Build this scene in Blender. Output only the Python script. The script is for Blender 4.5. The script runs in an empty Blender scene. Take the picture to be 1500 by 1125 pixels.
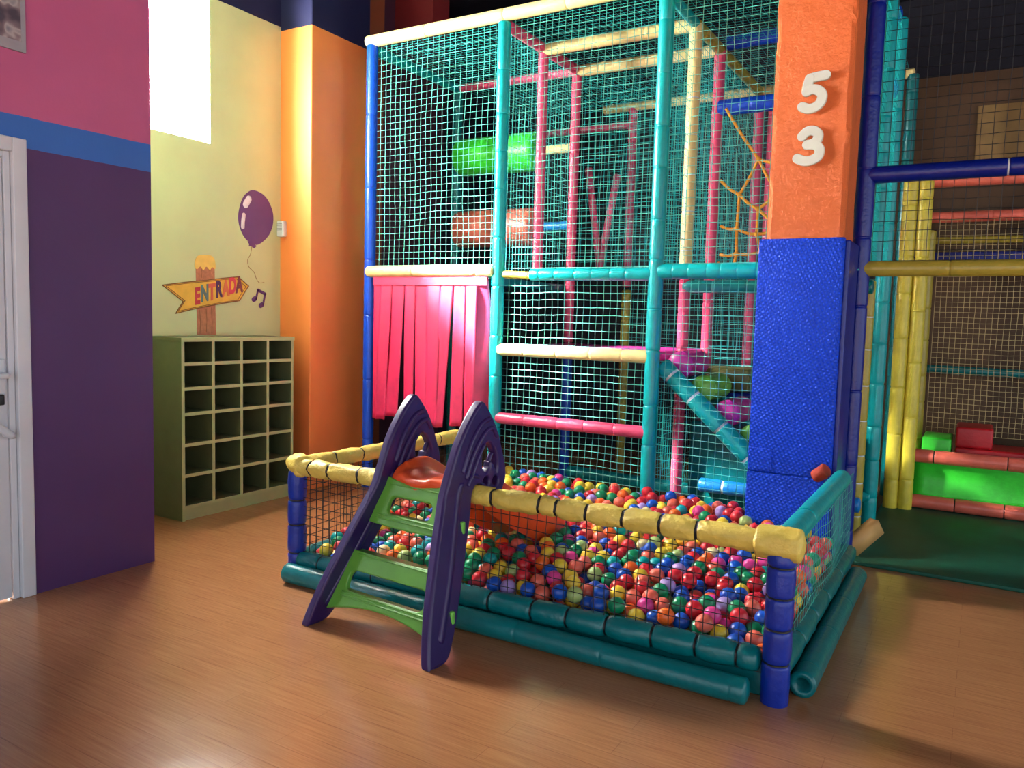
import bpy, bmesh, math, random, base64
import numpy as np
from mathutils import Vector, Matrix, noise
random.seed(7)
SC = bpy.context.scene
COL = SC.collection
def V(*a): return Vector(a)

# ------------------------------------------------------------------ materials
def lin(c):
    c = c / 255.0
    return c / 12.92 if c <= 0.04045 else ((c + 0.055) / 1.055) ** 2.4
def rgb(r, g, b): return (lin(r), lin(g), lin(b), 1.0)

class N:
    """small wrapper for building node trees"""
    def __init__(s, name):
        s.m = bpy.data.materials.new(name); s.m.use_nodes = True
        s.t = s.m.node_tree; s.n = s.t.nodes; s.l = s.t.links
        s.b = s.n['Principled BSDF']; s.out = s.n['Material Output']
    def add(s, kind, **kw):
        x = s.n.new(kind)
        for k, v in kw.items(): setattr(x, k, v)
        return x
    def link(s, a, b): s.l.new(a, b)
    def coords(s, scale=(1, 1, 1), rot=(0, 0, 0)):
        tc = s.add('ShaderNodeTexCoord'); mp = s.add('ShaderNodeMapping')
        mp.inputs['Scale'].default_value = scale; mp.inputs['Rotation'].default_value = rot
        s.link(tc.outputs['Object'], mp.inputs['Vector'])
        return mp.outputs['Vector']
    def noise(s, vec, scale, detail=3, rough=0.55):
        x = s.add('ShaderNodeTexNoise'); x.inputs['Scale'].default_value = scale
        x.inputs['Detail'].default_value = detail; x.inputs['Roughness'].default_value = rough
        if vec is not None: s.link(vec, x.inputs['Vector'])
        return x.outputs['Fac']
    def ramp(s, fac, stops):
        x = s.add('ShaderNodeValToRGB'); e = x.color_ramp.elements
        while len(e) < len(stops): e.new(0.5)
        for k, (p, c) in enumerate(stops): e[k].position = p; e[k].color = c
        s.link(fac, x.inputs['Fac']); return x.outputs['Color']
    def mix(s, fac, a, b, mode='MIX'):
        x = s.add('ShaderNodeMix', data_type='RGBA', blend_type=mode)
        for sock, v in ((x.inputs[0], fac), (x.inputs[6], a), (x.inputs[7], b)):
            if isinstance(v, (tuple, float, int)): sock.default_value = v
            else: s.link(v, sock)
        return x.outputs[2]
    def math(s, op, a, b=0.0):
        x = s.add('ShaderNodeMath', operation=op)
        for sock, v in ((x.inputs[0], a), (x.inputs[1], b)):
            if isinstance(v, (float, int)): sock.default_value = v
            else: s.link(v, sock)
        return x.outputs[0]
    def bump(s, h, strength, dist=0.01):
        x = s.add('ShaderNodeBump'); x.inputs['Strength'].default_value = strength
        x.inputs['Distance'].default_value = dist
        s.link(h, x.inputs['Height']); s.link(x.outputs['Normal'], s.b.inputs['Normal'])
    def base(s, c):
        if isinstance(c, tuple): s.b.inputs['Base Color'].default_value = c
        else: s.link(c, s.b.inputs['Base Color'])
    def set(s, rough=0.5, spec=0.5, **kw):
        s.b.inputs['Roughness'].default_value = rough
        s.b.inputs['Specular IOR Level'].default_value = spec
        for k, v in kw.items(): s.b.inputs[k].default_value = v

def scale_c(c, k): return (min(1, c[0] * k), min(1, c[1] * k), min(1, c[2] * k), 1)
def plain(name, c, rough=0.5, spec=0.5, var=0.12, vs=9.0, bs=60.0, bstr=0.1, bd=0.004):
    n = N(name); v = n.coords()
    f = n.noise(v, vs)
    n.base(n.ramp(f, [(0.3, scale_c(c, 1 - var)), (0.7, scale_c(c, 1 + var))]))
    n.set(rough, spec); n.bump(n.noise(v, bs), bstr, bd)
    return n.m
def vinyl(name, c, rough=0.32, wr=0.35):
    n = N(name); v = n.coords()
    f = n.noise(v, 14.0)
    n.base(n.ramp(f, [(0.25, scale_c(c, 0.85)), (0.75, scale_c(c, 1.08))]))
    n.set(rough, 0.5); n.bump(n.noise(v, 38.0, 4), wr, 0.008)
    return n.m
def painted(name, c, spots=0.0):
    n = N(name); v = n.coords()
    f = n.noise(v, 2.2, 5)
    col = n.ramp(f, [(0.3, scale_c(c, 0.92)), (0.7, scale_c(c, 1.05))])
    n.base(col); n.set(0.62, 0.35)
    h = n.math('ADD', n.noise(v, 55.0, 4), n.math('MULTIPLY', n.noise(v, 7.0, 5), 2.0))
    n.bump(h, 0.22 + spots, 0.006)
    return n.m

M = {}
M['teal'] = vinyl('teal_vinyl', rgb(0, 166, 170))
M['darkteal'] = vinyl('bottle_green_vinyl', rgb(0, 112, 116), 0.28)
M['blue'] = vinyl('blue_vinyl', rgb(2, 72, 204))
M['pitblue'] = vinyl('deep_blue_vinyl', rgb(8, 46, 158))
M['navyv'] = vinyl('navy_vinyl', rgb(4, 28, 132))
M['sky'] = vinyl('light_blue_vinyl', rgb(20, 125, 205))
M['yellow'] = vinyl('yellow_vinyl', rgb(222, 205, 70))
M['cream'] = vinyl('cream_vinyl', rgb(240, 220, 150))
M['olivev'] = vinyl('mustard_vinyl', rgb(176, 160, 60))
M['khaki'] = vinyl('khaki_vinyl', rgb(96, 96, 48))
M['pink'] = vinyl('pink_vinyl', rgb(222, 78, 118))
M['salmon'] = vinyl('salmon_vinyl', rgb(232, 112, 92))
M['magenta'] = vinyl('magenta_vinyl', rgb(205, 50, 160))
M['limev'] = vinyl('lime_vinyl', rgb(120, 200, 80))
M['greenv'] = vinyl('green_vinyl', rgb(62, 228, 60), 0.38, 0.2)
M['redv'] = vinyl('red_vinyl', rgb(185, 22, 34), 0.4)
M['crumple'] = vinyl('crumpled_yellow_vinyl', rgb(226, 200, 92), 0.45, 0.9)
M['tie'] = plain('black_cable_tie', rgb(18, 18, 22), 0.5)
M['whiteband'] = plain('pale_tape', rgb(205, 215, 220), 0.5)
M['wood'] = plain('raw_timber', rgb(206, 160, 96), 0.6)
M['orangefoam'] = plain('torn_orange_foam', rgb(176, 62, 40), 0.8, bs=90, bstr=0.6)
M['netfront'] = plain('lit_teal_cord', rgb(104, 204, 190), 0.6)  # same netting as the inner teal, bright light put into its colour
M['netteal'] = plain('teal_cord', rgb(0, 182, 182), 0.6)
M['netblack'] = plain('black_cord', rgb(14, 14, 18), 0.6)
M['netbeige'] = plain('beige_cord', rgb(196, 176, 120), 0.6)
M['netgreen'] = plain('sea_green_cord', rgb(70, 172, 158), 0.6)
M['rope'] = plain('orange_rope', rgb(232, 160, 50), 0.8, bs=120, bstr=0.5)
M['purplep'] = plain('purple_plastic', rgb(48, 29, 88), 0.34, 0.5, 0.08, 12, 110, 0.12)
M['greenp'] = plain('green_plastic', rgb(100, 168, 60), 0.36, 0.5, 0.08, 6, 110, 0.1)
M['orangep'] = plain('orange_plastic', rgb(232, 86, 38), 0.3, 0.5, 0.08, 6, 110, 0.08)
M['curtain'] = vinyl('crimson_vinyl', rgb(226, 34, 92), 0.5, 0.15); M['curtain'].node_tree.nodes['Principled BSDF'].inputs['Specular IOR Level'].default_value = 0.9
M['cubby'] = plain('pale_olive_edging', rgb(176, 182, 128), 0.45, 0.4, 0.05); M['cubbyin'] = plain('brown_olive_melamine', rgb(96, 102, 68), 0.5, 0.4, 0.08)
M['white'] = plain('white_aluminium', rgb(205, 208, 214), 0.35, 0.5, 0.03)
M['black'] = plain('black_plastic', rgb(20, 20, 22), 0.4)
M['plastic'] = plain('white_plastic', rgb(225, 222, 226), 0.4, 0.5, 0.03)
M['numeral'] = plain('off_white_board', rgb(205, 208, 196), 0.6, 0.4, 0.05)
M['orange'] = painted('orange_paint', rgb(236, 106, 46))
M['olivewall'] = painted('olive_paint', rgb(202, 196, 128))
M['palewall'] = painted('pale_green_paint', rgb(206, 226, 190))
M['navy'] = painted('navy_paint', rgb(12, 15, 32))
M['brown'] = painted('brown_paint', rgb(112, 78, 44))
M['ceiling'] = painted('dark_ceiling_paint', rgb(12, 14, 30))
M['redpaint'] = painted('brick_red_paint', rgb(120, 36, 40))
M['mat'] = plain('green_mat', rgb(12, 84, 66), 0.55, 0.4, 0.2, 4, 80, 0.3)

def m_column():
    n = N('chipped_orange_paint'); v = n.coords()
    a = n.noise(v, 3.0, 5); c = rgb(222, 108, 46)
    n.base(n.ramp(a, [(0.3, scale_c(c, 0.9)), (0.7, scale_c(c, 1.06))])); n.set(0.55, 0.4)
    g = n.noise(v, 16.0, 8, 0.7); big = n.noise(v, 4.5, 3)
    h = n.math('ADD', n.math('MULTIPLY', g, 1.4), n.math('MULTIPLY', big, 2.0))
    n.bump(h, 0.45, 0.03); return n.m
M['column'] = m_column()
def m_pad():
    n = N('embossed_blue_vinyl')
    def weave(rot):
        w = n.add('ShaderNodeTexWave', wave_type='BANDS', bands_direction='X')
        w.inputs['Scale'].default_value = 17.0; w.inputs['Distortion'].default_value = 1.0
        w.inputs['Detail'].default_value = 1.0
        n.link(n.coords(rot=rot), w.inputs['Vector']); return w.outputs['Fac']
    h = n.math('MULTIPLY', weave((0, math.radians(28), 0)), weave((0, math.radians(-50), 0)))
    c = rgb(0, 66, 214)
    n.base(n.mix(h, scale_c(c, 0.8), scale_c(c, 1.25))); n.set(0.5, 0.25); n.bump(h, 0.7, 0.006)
    return n.m
M['pad'] = m_pad()
def m_floor():
    n = N('wood_strip_vinyl'); v = n.coords(scale=(1, 1, 1))
    # planks 0.09 wide running along X
    br = n.add('ShaderNodeTexBrick', offset=0.37)
    for k, x in (('Scale', 1.0), ('Mortar Size', 0.0016), ('Brick Width', 0.95), ('Row Height', 0.092), ('Bias', 0.0)):
        br.inputs[k].default_value = x
    br.inputs['Color1'].default_value = rgb(172, 120, 80); br.inputs['Color2'].default_value = rgb(160, 108, 70)
    br.inputs['Mortar'].default_value = rgb(112, 68, 44)
    n.link(v, br.inputs['Vector'])
    g = n.noise(n.coords(scale=(1.5, 42, 1)), 3.0, 6, 0.65)
    g2 = n.noise(v, 0.9, 3)
    col = n.mix(0.6, br.outputs['Color'], n.ramp(g, [(0.3, rgb(126, 80, 50)), (0.72, rgb(190, 136, 92))]))
    col = n.mix(0.25, col, n.ramp(g2, [(0.3, rgb(150, 94, 60)), (0.7, rgb(180, 126, 82))]))
    n.base(col); n.set(0.24, 0.5)
    n.link(n.ramp(n.noise(v, 5.0, 5), [(0.2, (0.15,) * 3 + (1,)), (0.8, (0.21,) * 3 + (1,))]), n.b.inputs['Roughness'])
    n.bump(n.noise(n.coords(scale=(3, 60, 1)), 4.0, 3), 0.05, 0.004)
    return n.m
M['floor'] = m_floor()
def bands(name, stops, axis='Z', wob=0.004):
    """flat bands of wall paint, stops = [(upper limit, colour)...]"""
    n = N(name); tc = n.add('ShaderNodeTexCoord'); sp = n.add('ShaderNodeSeparateXYZ')
    n.link(tc.outputs['Object'], sp.inputs[0])
    z = n.math('ADD', sp.outputs[axis], n.math('MULTIPLY', n.math('SUBTRACT', n.noise(tc.outputs['Object'], 9.0), 0.5), wob * 2))
    col = stops[0][1]
    for k in range(1, len(stops)):
        col = n.mix(n.math('GREATER_THAN', z, stops[k - 1][0]), col, stops[k][1])
    f = n.noise(tc.outputs['Object'], 2.5, 5)
    col = n.mix(1.0, col, n.ramp(f, [(0.3, (0.9, 0.9, 0.9, 1)), (0.7, (1, 1, 1, 1))]), 'MULTIPLY')
    n.base(col); n.set(0.5, 0.4)
    n.bump(n.noise(tc.outputs['Object'], 50.0, 4), 0.15, 0.005)
    return n.m
M['purplewall'] = bands('purple_blue_pink_paint', [(2.127, rgb(80, 48, 100)), (2.27, rgb(52, 106, 190)), (3.6, rgb(190, 92, 138)), (9, rgb(26, 28, 62))])
M['olivenavy'] = bands('olive_paint_navy_top', [(3.6, rgb(206, 210, 158)), (9, rgb(30, 32, 70))])
M['orangenavy'] = bands('orange_paint_navy_top', [(3.57, rgb(252, 142, 74)), (9, rgb(30, 32, 70))])
M['backpaint'] = bands('dimmed_left_brown_paint', [(-0.9, rgb(22, 30, 44)), (9, rgb(84, 60, 36))], 'X')  # near-black left part puts the dim interior into the wall colour
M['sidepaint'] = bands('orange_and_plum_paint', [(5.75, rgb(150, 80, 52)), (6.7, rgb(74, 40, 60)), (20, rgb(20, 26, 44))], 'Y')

# ------------------------------------------------------------------ geometry
class G:
    def __init__(s): s.v = []; s.f = []; s.m = []; s.smooth = []
    def add(s, vs, fs, mi=0, smooth=True):
        o = len(s.v); s.v.extend([tuple(p) for p in vs])
        for f in fs:
            s.f.append(tuple(i + o for i in f)); s.m.append(mi); s.smooth.append(smooth)
    def box(s, lo, hi, mi=0, bevel=0.0):
        lo, hi = [min(a, b) for a, b in zip(lo, hi)], [max(a, b) for a, b in zip(lo, hi)]
        if bevel <= 0:
            x0, y0, z0 = lo; x1, y1, z1 = hi
            s.add([(x0,y0,z0),(x1,y0,z0),(x1,y1,z0),(x0,y1,z0),(x0,y0,z1),(x1,y0,z1),(x1,y1,z1),(x0,y1,z1)],
                  [(3,2,1,0),(4,5,6,7),(0,1,5,4),(1,2,6,5),(2,3,7,6),(3,0,4,7)], mi, False)
            return s
        bm = bmesh.new(); bmesh.ops.create_cube(bm, size=1)
        for v in bm.verts:
            v.co = Vector([lo[k] + (v.co[k] + 0.5) * (hi[k] - lo[k]) for k in range(3)])
        bmesh.ops.bevel(bm, geom=list(bm.edges), offset=bevel, segments=3, profile=0.6, affect='EDGES')
        bm.verts.index_update()
        s.add([v.co[:] for v in bm.verts], [[v.index for v in f.verts] for f in bm.faces], mi, True); bm.free()
        return s
    def rings(s, rings, mi=None, capa=True, capb=True, closed=False):
        """loft through rings of equal length; mi: material index per span"""
        n = len(rings[0]); o = len(s.v)
        for r in rings: s.v.extend([tuple(p) for p in r])
        k = len(rings)
        for i in range(k if closed else k - 1):
            a, b = o + i * n, o + ((i + 1) % k) * n
            for j in range(n):
                q = (j + 1) % n
                s.f.append((a + j, a + q, b + q, b + j)); s.m.append(mi[i] if mi else 0); s.smooth.append(True)
        if capa: s.f.append(tuple(o + j for j in reversed(range(n)))); s.m.append(0); s.smooth.append(False)
        if capb: s.f.append(tuple(o + (k - 1) * n + j for j in range(n))); s.m.append(0); s.smooth.append(False)
        return s
    def tube(s, pts, r, sides=8, mi=0):
        pts = [Vector(p) for p in pts]; rr = []
        up = None
        for i, p in enumerate(pts):
            d = (pts[min(i + 1, len(pts) - 1)] - pts[max(i - 1, 0)]).normalized()
            if up is None: up = V(0, 0, 1) if abs(d.z) < 0.9 else V(1, 0, 0)
            a = d.cross(up).normalized(); b = a.cross(d).normalized(); up = b
            ri = r[i] if isinstance(r, (list, tuple)) else r
            rr.append([p + (a * math.cos(t) + b * math.sin(t)) * ri for t in [2 * math.pi * k / sides for k in range(sides)]])
        return s.rings(rr, [mi] * (len(pts) - 1))
    def build(s, name, mats, parent=None, flat=False):
        me = bpy.data.meshes.new(name); me.from_pydata(s.v, [], s.f)
        if not isinstance(mats, (list, tuple)): mats = [mats]
        for m in mats: me.materials.append(m)
        me.polygons.foreach_set('material_index', s.m)
        me.polygons.foreach_set('use_smooth', [False] * len(s.f) if flat else s.smooth)
        me.update()
        o = bpy.data.objects.new(name, me); COL.objects.link(o)
        if parent is not None:
            o.parent = parent
            if not parent.get('local'):
                p = parent; off = Vector(p.location)
                while p.parent is not None: p = p.parent; off += Vector(p.location)
                o.location = -off
        return o

def thing(name, label, cat, loc, group=None, rotz=0.0, local=False):
    o = bpy.data.objects.new(name, None); COL.objects.link(o)
    o.empty_display_size = 0.1; o.location = loc; o.rotation_euler = (0, 0, rotz)
    if local: o['local'] = 1
    return tag(o, label, cat, group)
def tag(o, label, cat, group=None):
    o['label'] = label; o['category'] = cat
    if group: o['group'] = group
    return o
def struct(o): o['kind'] = 'structure'; return o

def catmull(pts, n=8, closed=False):
    pts = [Vector(p) for p in pts]; out = []; k = len(pts)
    for i in range(k if closed else k - 1):
        if closed: a, b, c, d = pts[i - 1], pts[i], pts[(i + 1) % k], pts[(i + 2) % k]
        else: a, b, c, d = pts[max(i - 1, 0)], pts[i], pts[i + 1], pts[min(i + 2, k - 1)]
        for j in range(n):
            t = j / n
            out.append(0.5 * ((2 * b) + (c - a) * t + (2 * a - 5 * b + 4 * c - d) * t * t + (3 * b - a - 3 * c + d) * t ** 3))
    if not closed: out.append(pts[-1])
    return out

def foam(p0, p1, r, step=0.26, joints=None, dip=0.1, wr=0.0, tie=0.0, seed=0, sides=18, ends=(1, 1), g=None, hollow=False, bulge=0.0):
    """padded tube: foam sleeves meeting in grooves; optional tape or tie rings in a second material"""
    g = g or G(); rnd = random.Random(seed * 7 + 3)
    p0, p1 = Vector(p0), Vector(p1); d = p1 - p0; L = d.length; d.normalize()
    up = V(0, 0, 1) if abs(d.z) < 0.8 else V(0, -1, 0)
    a = d.cross(up).normalized(); b = a.cross(d).normalized()
    if joints is None:
        joints = []; x = step * rnd.uniform(0.5, 1.0)
        while x < L - 0.06: joints.append(x); x += step * rnd.uniform(0.8, 1.2)
    S = set(); x = 0.0
    while x < L: S.add(round(x, 4)); x += 0.02 if wr else 0.05
    S.add(L)
    w = max(tie, 0.004)
    for j in joints:
        for q in (-2.6 * w, -1.5 * w, -w, 0, w, 1.5 * w, 2.6 * w):
            if 0 < j + q < L: S.add(j + q)
    S = sorted(S); rings = []; mi = []
    def rad(s, th):
        k = 1.0
        for j in joints: k -= dip * math.exp(-((s - j) / (w * 1.4)) ** 2)
        if bulge and joints:
            js = [0] + list(joints) + [L]
            for u, v in zip(js, js[1:]):
                if u <= s <= v and v > u: k += bulge * max(0.0, math.sin(math.pi * (s - u) / (v - u))) ** 0.7
        if wr:
            k += wr * noise.noise(V(s * 14 + seed * 9.1, math.cos(th) * 1.5, math.sin(th) * 1.5)) + wr * 0.7 * noise.noise(V(s * 45, math.cos(th) * 3 + seed, math.sin(th) * 3))
        return r * k
    ang = [2 * math.pi * k / sides for k in range(sides)]
    def ring(s, f=1.0, off=0.0):
        c = p0 + d * (s + off)
        return [c + (a * math.cos(t) + b * math.sin(t)) * rad(s, t) * f for t in ang]
    if ends[0] and not hollow:
        for q in (85, 60, 35, 15): rings.append(ring(0, math.cos(math.radians(q)), -r * 0.35 * math.sin(math.radians(q)))); mi.append(0)
    for i, s in enumerate(S):
        rings.append(ring(s))
        if i < len(S) - 1:
            mid = (s + S[i + 1]) / 2
            mi.append(1 if tie and any(abs(mid - j) < tie * 0.98 for j in joints) else 0)
    if ends[1] and not hollow:
        for q in (15, 35, 60, 85): mi.append(0); rings.append(ring(L, math.cos(math.radians(q)), r * 0.35 * math.sin(math.radians(q))))
    if hollow:
        inner = [ring(L, 0.55), ring(0, 0.55)]
        rings = rings + inner; mi = mi + [0, 0, 0]
        g.rings(rings, mi, False, False, True)
    else: g.rings(rings, mi)
    return g

def net(o, U, Vv, w, h, pitch=0.05, r=0.0019, wob=0.006, seed=0, knots=False, belly=0.0, mask=None, g=None):
    """square-mesh knotted net: strands as thin prisms through shared, slightly wandering knots"""
    g = g or G(); o, U, Vv = Vector(o), Vector(U).normalized(), Vector(Vv).normalized()
    Nn = U.cross(Vv).normalized(); nu, nv = max(2, round(w / pitch)), max(2, round(h / pitch))
    P = []
    for i in range(nu + 1):
        row = []
        for j in range(nv + 1):
            u, v = i * w / nu, j * h / nv
            q = V(u * 2.2 + seed * 3.7, v * 2.2, seed * 1.3)
            q2 = V(u * 11 + seed, v * 11, 5.5)
            e = min(1.0, 4 * min(u / w, 1 - u / w, v / h, 1 - v / h) + 0.15)
            du = (noise.noise(q) * 2.2 + noise.noise(q2) * 0.9) * wob * e
            dv = (noise.noise(q + V(9, 3, 1)) * 2.2 + noise.noise(q2 + V(4, 7, 2)) * 0.9) * wob * e
            dn = noise.noise(q + V(2, 8, 6)) * wob * 1.5 * e + belly * math.sin(math.pi * u / w) * math.sin(math.pi * v / h)
            row.append(o + U * (u + du) + Vv * (v + dv) + Nn * dn)
        P.append(row)
    ok = lambda p: mask is None or mask(p)
    def strand(pts, A):
        run = []
        for p in list(pts) + [None]:
            if p is not None and ok(p): run.append(p); continue
            if len(run) > 1:
                g.rings([[q + A * r, q - A * r * 0.5 + Nn * r * 0.87, q - A * r * 0.5 - Nn * r * 0.87] for q in run], None, False, False)
            run = []
    for i in range(nu + 1): strand(P[i], U)
    for j in range(nv + 1): strand([P[i][j] for i in range(nu + 1)], Vv)
    if knots:
        for row in P:
            for p in row:
                if ok(p):
                    k = r * 2.0
                    g.add([p + U * k, p - U * k, p + Vv * k, p - Vv * k, p + Nn * k, p - Nn * k],
                          [(0, 2, 4), (2, 1, 4), (1, 3, 4), (3, 0, 4), (2, 0, 5), (1, 2, 5), (3, 1, 5), (0, 3, 5)])
    return g

def plate(outline, holes, thick, bevel, fn, g=None, mi=0, res=2):
    """extruded outline with holes and rounded edges; fn maps (a, b, depth) to a point"""
    g = g or G()
    cu = bpy.data.curves.new('outline', 'CURVE'); cu.dimensions = '2D'; cu.fill_mode = 'BOTH'
    cu.extrude = max(thick / 2 - bevel, 0.0001); cu.bevel_depth = bevel; cu.bevel_resolution = res; cu.offset = -bevel
    for loop in [outline] + list(holes):
        sp = cu.splines.new('POLY'); sp.points.add(len(loop) - 1); sp.use_cyclic_u = True
        for k, p in enumerate(loop): sp.points[k].co = (p[0], p[1], 0, 1)
    ob = bpy.data.objects.new('outline', cu); COL.objects.link(ob)
    me = bpy.data.meshes.new_from_object(ob)
    vs = [fn(v.co.x, v.co.y, v.co.z) for v in me.vertices]
    o = len(g.v); g.v.extend([tuple(p) for p in vs])
    for p in me.polygons:
        g.f.append(tuple(i + o for i in p.vertices)); g.m.append(mi); g.smooth.append(False)
    bpy.data.objects.remove(ob); bpy.data.meshes.remove(me); bpy.data.curves.remove(cu)
    return g
def circle(cx, cy, r, n=20): return [(cx + r * math.cos(2 * math.pi * k / n), cy + r * math.sin(2 * math.pi * k / n)) for k in range(n)]
def rrect(x0, y0, x1, y1, r, n=6):
    out = []
    for cx, cy, a0 in ((x1 - r, y1 - r, 0), (x0 + r, y1 - r, 90), (x0 + r, y0 + r, 180), (x1 - r, y0 + r, 270)):
        for k in range(n + 1):
            t = math.radians(a0 + 90 * k / n); out.append((cx + r * math.cos(t), cy + r * math.sin(t)))
    return out
def stroke(g, path, hw, d, b, fn, mi=0, flat=False):
    """flat round-ended stroke of half width hw and depth d along a 2-D path"""
    pts = [Vector((p[0], p[1])) for p in path]; rings = []
    def ring(p, n, k):
        h = hw * max(k, 0.02); bb = min(b, h * 0.9)
        prof = [(-h, 0), (-h, d - b), (-h + bb, d), (h - bb, d), (h, d - b), (h, 0)]
        return [fn(p.x + n.x * u, p.y + n.y * u, w) for u, w in prof]
    for i, p in enumerate(pts):
        t = (pts[min(i + 1, len(pts) - 1)] - pts[max(i - 1, 0)]).normalized(); n = Vector((-t.y, t.x))
        if i == 0:
            for q in (90, 65, 40, 20): rings.append(ring(p - t * hw * math.sin(math.radians(q)), n, math.cos(math.radians(q))))
        rings.append(ring(p, n, 1))
        if i == len(pts) - 1:
            for q in (20, 40, 65, 90): rings.append(ring(p + t * hw * math.sin(math.radians(q)), n, math.cos(math.radians(q))))
    k = len(g.f); g.rings(rings, [mi] * (len(rings) - 1))
    if flat: g.smooth[k:] = [False] * (len(g.f) - k)
    return g

WIN, WORLD, SUN, EXPO = 110.0, 1.95, 140.0, 0.0     # window glow, daylight, sun, exposure

# ================================================================== SETTING
XW = -4.83          # painted alcove wall
g = G(); g.box((-6.2, -5, -0.1), (6, 8.3, 0)); struct(g.build('floor', M['floor']))
g = G(); g.box((-6.2, -5, 4.3), (6, 8.3, 4.4)); struct(g.build('ceiling', M['ceiling']))
# purple wall with the door opening (door y 1.05..2.0)
g = G(); t = 0.12
g.box((-3.88 - t, -5, 0), (-3.88, 1.02, 4.3)); g.box((-3.88 - t, 1.02, 2.165), (-3.88, 2.058, 4.3))
g.box((-3.88 - t, 2.058, 0), (-3.88, 2.705, 4.3));
struct(g.build('wall_left', M['purplewall']))
g = G(); g.box((XW - 0.2, 2.585, 0), (-3.88 - t - .001, 2.7, 4.3)); struct(g.build('wall_return', M['palewall']))
# alcove wall with window opening
wy0, wy1, wz0, wz1 = 3.12, 3.84, 2.585, 3.575
g = G()
for lo, hi in (((2.7, 0), (wy0, 4.3)), ((wy1, 0), (4.85, 4.3)), ((wy0, 0), (wy1, wz0)), ((wy0, wz1), (wy1, 4.3))):
    g.box((XW - 0.2, lo[0], lo[1]), (XW, hi[0], hi[1]))
struct(g.build('wall_alcove', M['olivenavy']))
# window: frame and a bright translucent pane
win = bpy.data.objects.new('window_1', None); COL.objects.link(win); win.location = (XW - 0.1, 3.48, wz0); struct(win)
g = G(); f = 0.03
for lo, hi in (((wy0, wz0), (wy0 + f, wz1)), ((wy1 - f, wz0), (wy1, wz1)), ((wy0 + f, wz0), (wy1 - f, wz0 + f)), ((wy0 + f, wz1 - f), (wy1 - f, wz1))):
    g.box((XW - 0.14, lo[0], lo[1]), (XW - 0.1, hi[0], hi[1]))
g.build('window_frame', M['white'], win)
n = N('sunlit_frosted_glass'); n.n.remove(n.b)
tr = n.add('ShaderNodeBsdfTransparent'); em = n.add('ShaderNodeEmission'); ad = n.add('ShaderNodeAddShader')
em.inputs['Color'].default_value = (1, 0.97, 0.92, 1); em.inputs['Strength'].default_value = WIN
n.link(tr.outputs[0], ad.inputs[0]); n.link(em.outputs[0], ad.inputs[1]); n.link(ad.outputs[0], n.out.inputs['Surface'])
g = G(); g.box((XW - 0.125, wy0 + f, wz0 + f), (XW - 0.12, wy1 - f, wz1 - f)); g.build('window_pane', n.m, win)
# orange pillar in the alcove corner
g = G(); g.box((-4.9, 4.5, 0), (-4.5, 5.16, 4.3), 0, 0.012); struct(g.build('pillar_corner', M['orangenavy']))
# wall behind the frame on the left, back wall, right side wall
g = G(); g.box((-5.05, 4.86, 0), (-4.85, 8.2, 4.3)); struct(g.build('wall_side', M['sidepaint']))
g = G(); g.box((-4.85, 8.0, 0), (4.2, 8.2, 3.61)); struct(g.build('wall_back', M['backpaint']))
g = G(); g.box((-4.85, 8.0, 3.61), (4.2, 8.2, 4.3)); struct(g.build('trim_1', M['navy']))
g = G(); g.box((4.2, 6.9, 0), (4.4, 8.2, 4.3)); struct(g.build('wall_right', M['brown']))
g = G(); g.box((-4.85, 5.9, 3.98), (-4.42, 6.15, 4.3)); struct(g.build('trim_2', M['redpaint']))
# orange concrete column that carries the number
cx0, cx1, cy0, cy1 = -1.062, -0.66, 4.5, 4.83
g = G()
bm = bmesh.new(); bmesh.ops.create_cube(bm, size=1)
for v in bm.verts: v.co = V(cx0 + (v.co.x + .5) * (cx1 - cx0), cy0 + (v.co.y + .5) * (cy1 - cy0), (v.co.z + .5) * 4.3)
bmesh.ops.subdivide_edges(bm, edges=[e for e in bm.edges if abs(e.verts[0].co.z - e.verts[1].co.z) > 1], cuts=110, use_grid_fill=True)
for k in range(2): bmesh.ops.subdivide_edges(bm, edges=[e for e in bm.edges if abs(e.verts[0].co.z - e.verts[1].co.z) < .001 and e.calc_length() > 0.06], cuts=3, use_grid_fill=True)
for v in bm.verts:
    ex = min(abs(v.co.x - cx0), abs(v.co.x - cx1)) < .002 and min(abs(v.co.y - cy0), abs(v.co.y - cy1)) < .002
    p = v.co * 1.0; k = 0.006 * noise.noise(p * 6) + (0.016 * noise.noise(p * 24) if ex else 0.002 * noise.noise(p * 25))
    c = V((cx0 + cx1) / 2, (cy0 + cy1) / 2, p.z); dd = (p - c)
    v.co += dd * (k - (0.012 if ex else 0.0)) * 3.0
bm.verts.index_update(); g.add([v.co[:] for v in bm.verts], [[v.index for v in f.verts] for f in bm.faces], 0, False); bm.free()
struct(g.build('pillar_number', M['column']))

# ---------------------------------------------------------------- door in the purple wall
dr = bpy.data.objects.new('door_1', None); COL.objects.link(dr); dr.location = (-3.9, 1.54, 0); struct(dr)
g = G()
for a, b in (((1.02, 0), (1.085, 2.165)), ((1.995, 0), (2.058, 2.165)), ((1.085, 2.10), (1.995, 2.165))):
    g.box((-3.97, a[0], a[1]), (-3.865, b[0], b[1]), 0, 0.006)
g.box((-3.95, 1.965, 0), (-3.89, 1.993, 2.10), 0, 0.003); g.box((-3.95, 1.09, 2.075), (-3.89, 1.965, 2.098), 0, 0.003)
g.build('door_frame', M['white'], dr)
g = G(); y0, y1 = 1.09, 1.96
g.box((-3.945, y0, 0.01), (-3.895, y0 + .09, 2.07), 0, .004); g.box((-3.945, y1 - .095, 0.01), (-3.895, y1, 2.07), 0, .004)
g.box((-3.945, y0 + .09, 0.01), (-3.895, y1 - .095, 0.12), 0, .004); g.box((-3.945, y0 + .09, 1.98), (-3.895, y1 - .095, 2.07), 0, .004)
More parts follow.
